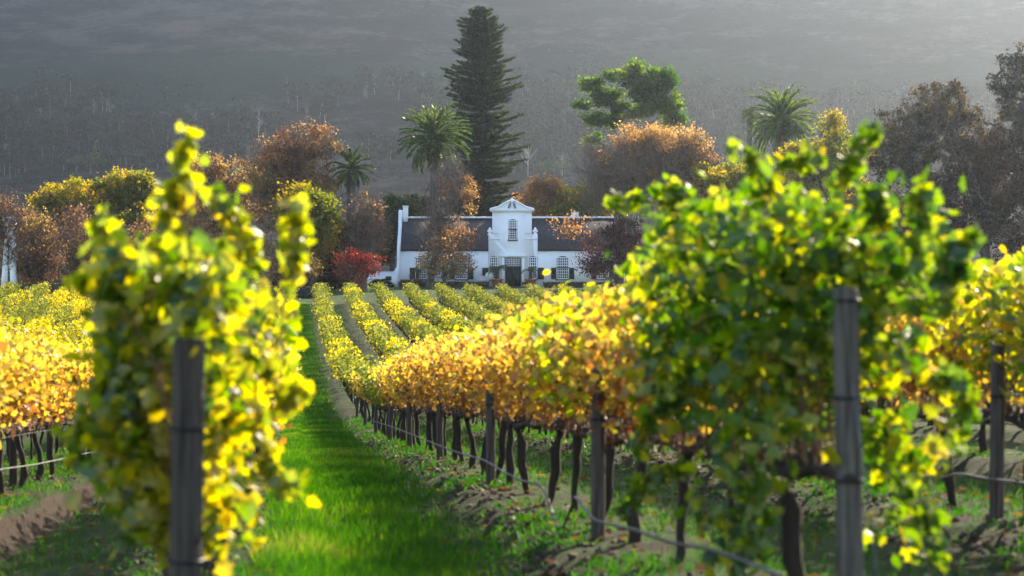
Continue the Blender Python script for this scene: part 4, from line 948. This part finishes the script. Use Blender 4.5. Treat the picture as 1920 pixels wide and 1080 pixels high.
tree('rust_shrub', 'low rusty leaved shrub under the yellow-green tree', 'bush', 184, 560,
     [(562, 500, 30, 34), (530, 510, 34, 28)], 't_rust', 4200, .2, 180, 1500, 'twig', seed=30, rt=.012, low=1.2, group=AT)
# behind the house
tree('orange_oak', 'orange leaved tree above the ridge just right of the tall conifer', 'tree', 226, 1020,
     [(1020, 352, 36, 22), (1045, 378, 44, 26), (995, 385, 30, 26)], 't_orange', 6500, .22, 240, 3000, 'twig', seed=31, group=AT)
tree('green_gold_tree', 'green and gold tree above the ridge beside the right chimney', 'tree', 224, 1085,
     [(1085, 375, 46, 26), (1120, 362, 30, 22), (1060, 392, 40, 18), (1130, 390, 40, 24)], 't_mixed', 8500, .24, 240, 3000, seed=32, group=AT)
tree('dark_cypress', 'dark green tree low behind the ridge left of the gable', 'tree', 228, 870,
     [(850, 395, 40, 26), (800, 400, 40, 30)], 't_green', 6000, .28, 140, 0, seed=33, group=AT)
# right of the plane tree
tree('green_gold_tree', 'green tree with golden tips right of the huge round tree', 'tree', 196, 1350,
     [(1350, 350, 56, 44), (1385, 340, 40, 34), (1310, 390, 50, 40)], 't_mixed', 14000, .24, 300, 2500, seed=34, group=AT)
tree('golden_oak', 'golden orange tree below the wide right palm', 'tree', 206, 1540,
     [(1535, 285, 52, 30), (1560, 245, 22, 30), (1500, 300, 44, 34), (1590, 290, 40, 40), (1545, 340, 80, 50)], 't_yellow', 14000, .23, 400, 4500, seed=35, low=5, group=AT)
tree('distant_bush', 'dark rounded treetop in haze beside the golden tree', 'tree', 300, 1565,
     [(1560, 250, 24, 16), (1575, 262, 26, 18)], 't_green', 2500, .35, 80, 0, seed=36, low=8, group=AT)
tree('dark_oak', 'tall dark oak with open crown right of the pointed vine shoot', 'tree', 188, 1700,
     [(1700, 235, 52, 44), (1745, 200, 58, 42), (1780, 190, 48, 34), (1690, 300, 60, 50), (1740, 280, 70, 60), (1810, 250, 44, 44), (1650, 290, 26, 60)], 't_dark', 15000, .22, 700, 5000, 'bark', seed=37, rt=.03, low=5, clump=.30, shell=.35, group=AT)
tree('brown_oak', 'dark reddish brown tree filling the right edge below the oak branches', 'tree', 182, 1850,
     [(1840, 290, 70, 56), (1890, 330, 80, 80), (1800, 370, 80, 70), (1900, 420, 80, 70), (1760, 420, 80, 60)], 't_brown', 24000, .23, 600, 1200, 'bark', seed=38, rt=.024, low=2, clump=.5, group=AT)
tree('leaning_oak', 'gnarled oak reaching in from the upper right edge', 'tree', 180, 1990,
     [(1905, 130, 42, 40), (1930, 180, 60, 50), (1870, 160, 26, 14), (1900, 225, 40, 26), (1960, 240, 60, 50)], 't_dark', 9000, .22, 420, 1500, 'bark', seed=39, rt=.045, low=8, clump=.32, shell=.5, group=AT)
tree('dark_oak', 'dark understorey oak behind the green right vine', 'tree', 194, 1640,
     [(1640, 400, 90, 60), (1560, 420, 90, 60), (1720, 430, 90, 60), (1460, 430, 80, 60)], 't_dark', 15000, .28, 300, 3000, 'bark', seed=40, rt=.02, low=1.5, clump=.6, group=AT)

# white bell tower at the left edge
Yb = 190.2; e = empty('bell_tower', at(19, 540, Yb), 'white plastered bell tower with spreading legs behind the leftmost sapling', 'tower'); e.location[2] = float(gz(e.location[0], Yb)) - .1
k = Yb / FPX; zb = lambda p: (540 - p) * k - e.location[2]
mb = MB()
for sg in (-1, 1): prism(mb, [(sg * 3.5 * k if sg > 0 else -15 * k, 0), (15 * k if sg > 0 else -3.5 * k, 0), (4.5 * k + (3.5 * k if sg > 0 else 0) if sg > 0 else -1 * k, zb(455)), (0.5 * k if sg > 0 else -8 * k, zb(455))], -.6, .6)
mb.build('leg', M['plaster'], e)
mb = MB(); box(mb, -8 * k, 8 * k, -.6, .6, zb(455), zb(432)); box(mb, -9 * k, 10 * k, -.7, .7, zb(432), zb(410)); mb.build('belfry', M['plaster'], e)
mb = MB(); box(mb, -10 * k, 11 * k, -.8, .8, zb(410), zb(407)); mb.build('cornice', M['trim'], e)

# ------------------------------------------------------------------ wood at the foot of the mountain
gw_ = np.random.default_rng(77)
mb = MB(); q = MB(); n = 1300
X = gw_.uniform(-330, 330, n); Y = 880 + 110 * gw_.random(n) - .04 * X
lo = fbm(X, Y, .012, 3, 40) > -.12; X, Y = X[lo], Y[lo]; Z = gz(X, Y, False)
H = gw_.uniform(7, 16, len(X))
for x, y, z, h in zip(X, Y, Z, H):
    thin = gw_.random() < .6
    lean = gw_.normal(0, .6, 2); tube(mb, [(x, y, z - 1), (x + lean[0], y, z + h * .6), (x + 2 * lean[0], y, z + h)], [.22, .16, .05] if not thin else [.10, .07, .03], 4, cap=False)
    if gw_.random() < .9:
        m = 110; P = np.column_stack([gw_.normal(0, 2.6, m), gw_.normal(0, 2.0, m), h * (.35 + .65 * gw_.random(m) ** .8)]); leaves(q, P + [x + lean[0], y, z], gw_.uniform(.9, 2.2, m), RH, g=gw_)
    else:
        m = 60; P = np.column_stack([gw_.normal(0, .5, m) + x + lean[0], np.full(m, y), z + h * gw_.uniform(.4, 1, m)]); D_ = np.column_stack([gw_.normal(0, 1, m), gw_.normal(0, .5, m), np.ones(m) * 1.2]); blades(mb, P, D_, gw_.uniform(1.5, 4, m), .13, g=gw_)
# low scrub over the lower slope
m = 14000; X = gw_.uniform(-330, 330, m); Y = gw_.uniform(820, 1000, m); kp = fbm(X, Y, .03, 3, 50) > gw_.uniform(-.2, .3, m); X, Y = X[kp], Y[kp]
leaves(q, np.column_stack([X, Y, gz(X, Y, False) + .4]), gw_.uniform(.8, 2.4, len(X)), RH, g=gw_)
nq = sum(len(f) for f in q.F); comb = MB(); comb.V = q.V + mb.V; comb.F = q.F + [f + q.n for f in mb.F]; comb.r = q.r + mb.r
o = comb.build('hillside_wood', leafmat('far_wood_leaf', [(0, (.004, .006, .005)), (.6, (.012, .015, .010)), (1, (.03, .032, .02))], .2, 0))
o.data.materials.append(surf('far_trunks', (.035, .032, .03), (.12, .11, .105), .3, .9, 0))
mi = np.zeros(len(o.data.polygons), np.int32); mi[nq:] = 1; o.data.polygons.foreach_set('material_index', mi)
tag(o, 'hazy belt of dark scrub and pale bare trunks along the foot of the mountain', 'wood', kind='stuff')

# a few trees standing out from the wood
def far_tree(px, py, Y, h, w_, label, mat, shape, seed):
    g = np.random.default_rng(seed); X = (px - 960) / FPX * Y; z = float(gz(X, Y, False)); e = empty('hillside_tree', (X, Y, z), label, 'tree', group='single trees on the lower mountain slope')
    mb = MB(); tube(mb, [(0, 0, -1), (0, 0, h * .5), (.3, 0, h * .95)], [.26, .18, .05], 6)
    if shape == 'bare':
        for i in range(26):
            z0 = h * g.uniform(.3, .7); a = g.uniform(0, 6.28); l = w_ * g.uniform(.5, 1); tube(mb, [(0, 0, z0), (l * .5 * math.cos(a), l * .5 * math.sin(a), z0 + l * .5), (l * math.cos(a), l * math.sin(a), z0 + l * 1.1)], [.08, .05, .02], 4, cap=False)
    mb.build('trunk', M['bark_pale' if shape == 'bare' else 'bark'], e)
    if shape != 'bare':
        n = 900; t = g.random(n)
        if shape == 'cone': r_ = w_ * (1 - t) * np.sqrt(g.random(n)); zz = h * (.15 + .85 * t)
        else: r_ = w_ * np.sqrt(g.random(n)); zz = h * .55 + (h * .42) * t * np.sqrt(np.maximum(0, 1 - (r_ / w_) ** 2))
        a = g.uniform(0, 6.28, n); q = MB(); leaves(q, np.column_stack([r_ * np.cos(a), r_ * np.sin(a), zz]), .9 * g.uniform(.5, 1.2, n), RH, g=g); q.build('crown', M[mat], e)
far_tree(182, 270, 905, 13, 5, 'small pale green conical tree in the haze at the upper left', 'gum', 'cone', 1)
far_tree(170, 305, 880, 9, 11, 'flat topped umbrella tree on the slope at the upper left', 'hedge', 'flat', 2)
far_tree(235, 290, 890, 10, 9, 'second flat topped tree right of the upper left one', 'hedge', 'flat', 3)
far_tree(990, 305, 870, 15, 5, 'pale bare tree in haze right of the tall conifer', 'gum', 'bare', 4)
far_tree(1054, 305, 880, 12, 3, 'thin pale bare trunk in haze left of the plane tree', 'gum', 'bare', 5)
far_tree(1040, 320, 860, 9, 10, 'rounded dark tree in haze right of the conifer', 'hedge', 'flat', 6)
far_tree(485, 215, 925, 17, 3, 'tall pale bare trunk standing above the hillside wood', 'gum', 'bare', 7)

# ------------------------------------------------------------------ haze
hb = MB(); box(hb, -600, 600, -60, 1320, -12, 300)
m, t, out = newmat('haze'); pv = N(t, 'VolumePrincipled'); pv.inputs['Color'].default_value = (.72, .84, .99, 1); pv.inputs['Density'].default_value = .000088; pv.inputs['Anisotropy'].default_value = .86
t.links.new(pv.outputs[0], out.inputs['Volume'])
tag(hb.build('haze', m), 'pale haze filling the valley air', 'haze', kind='stuff')
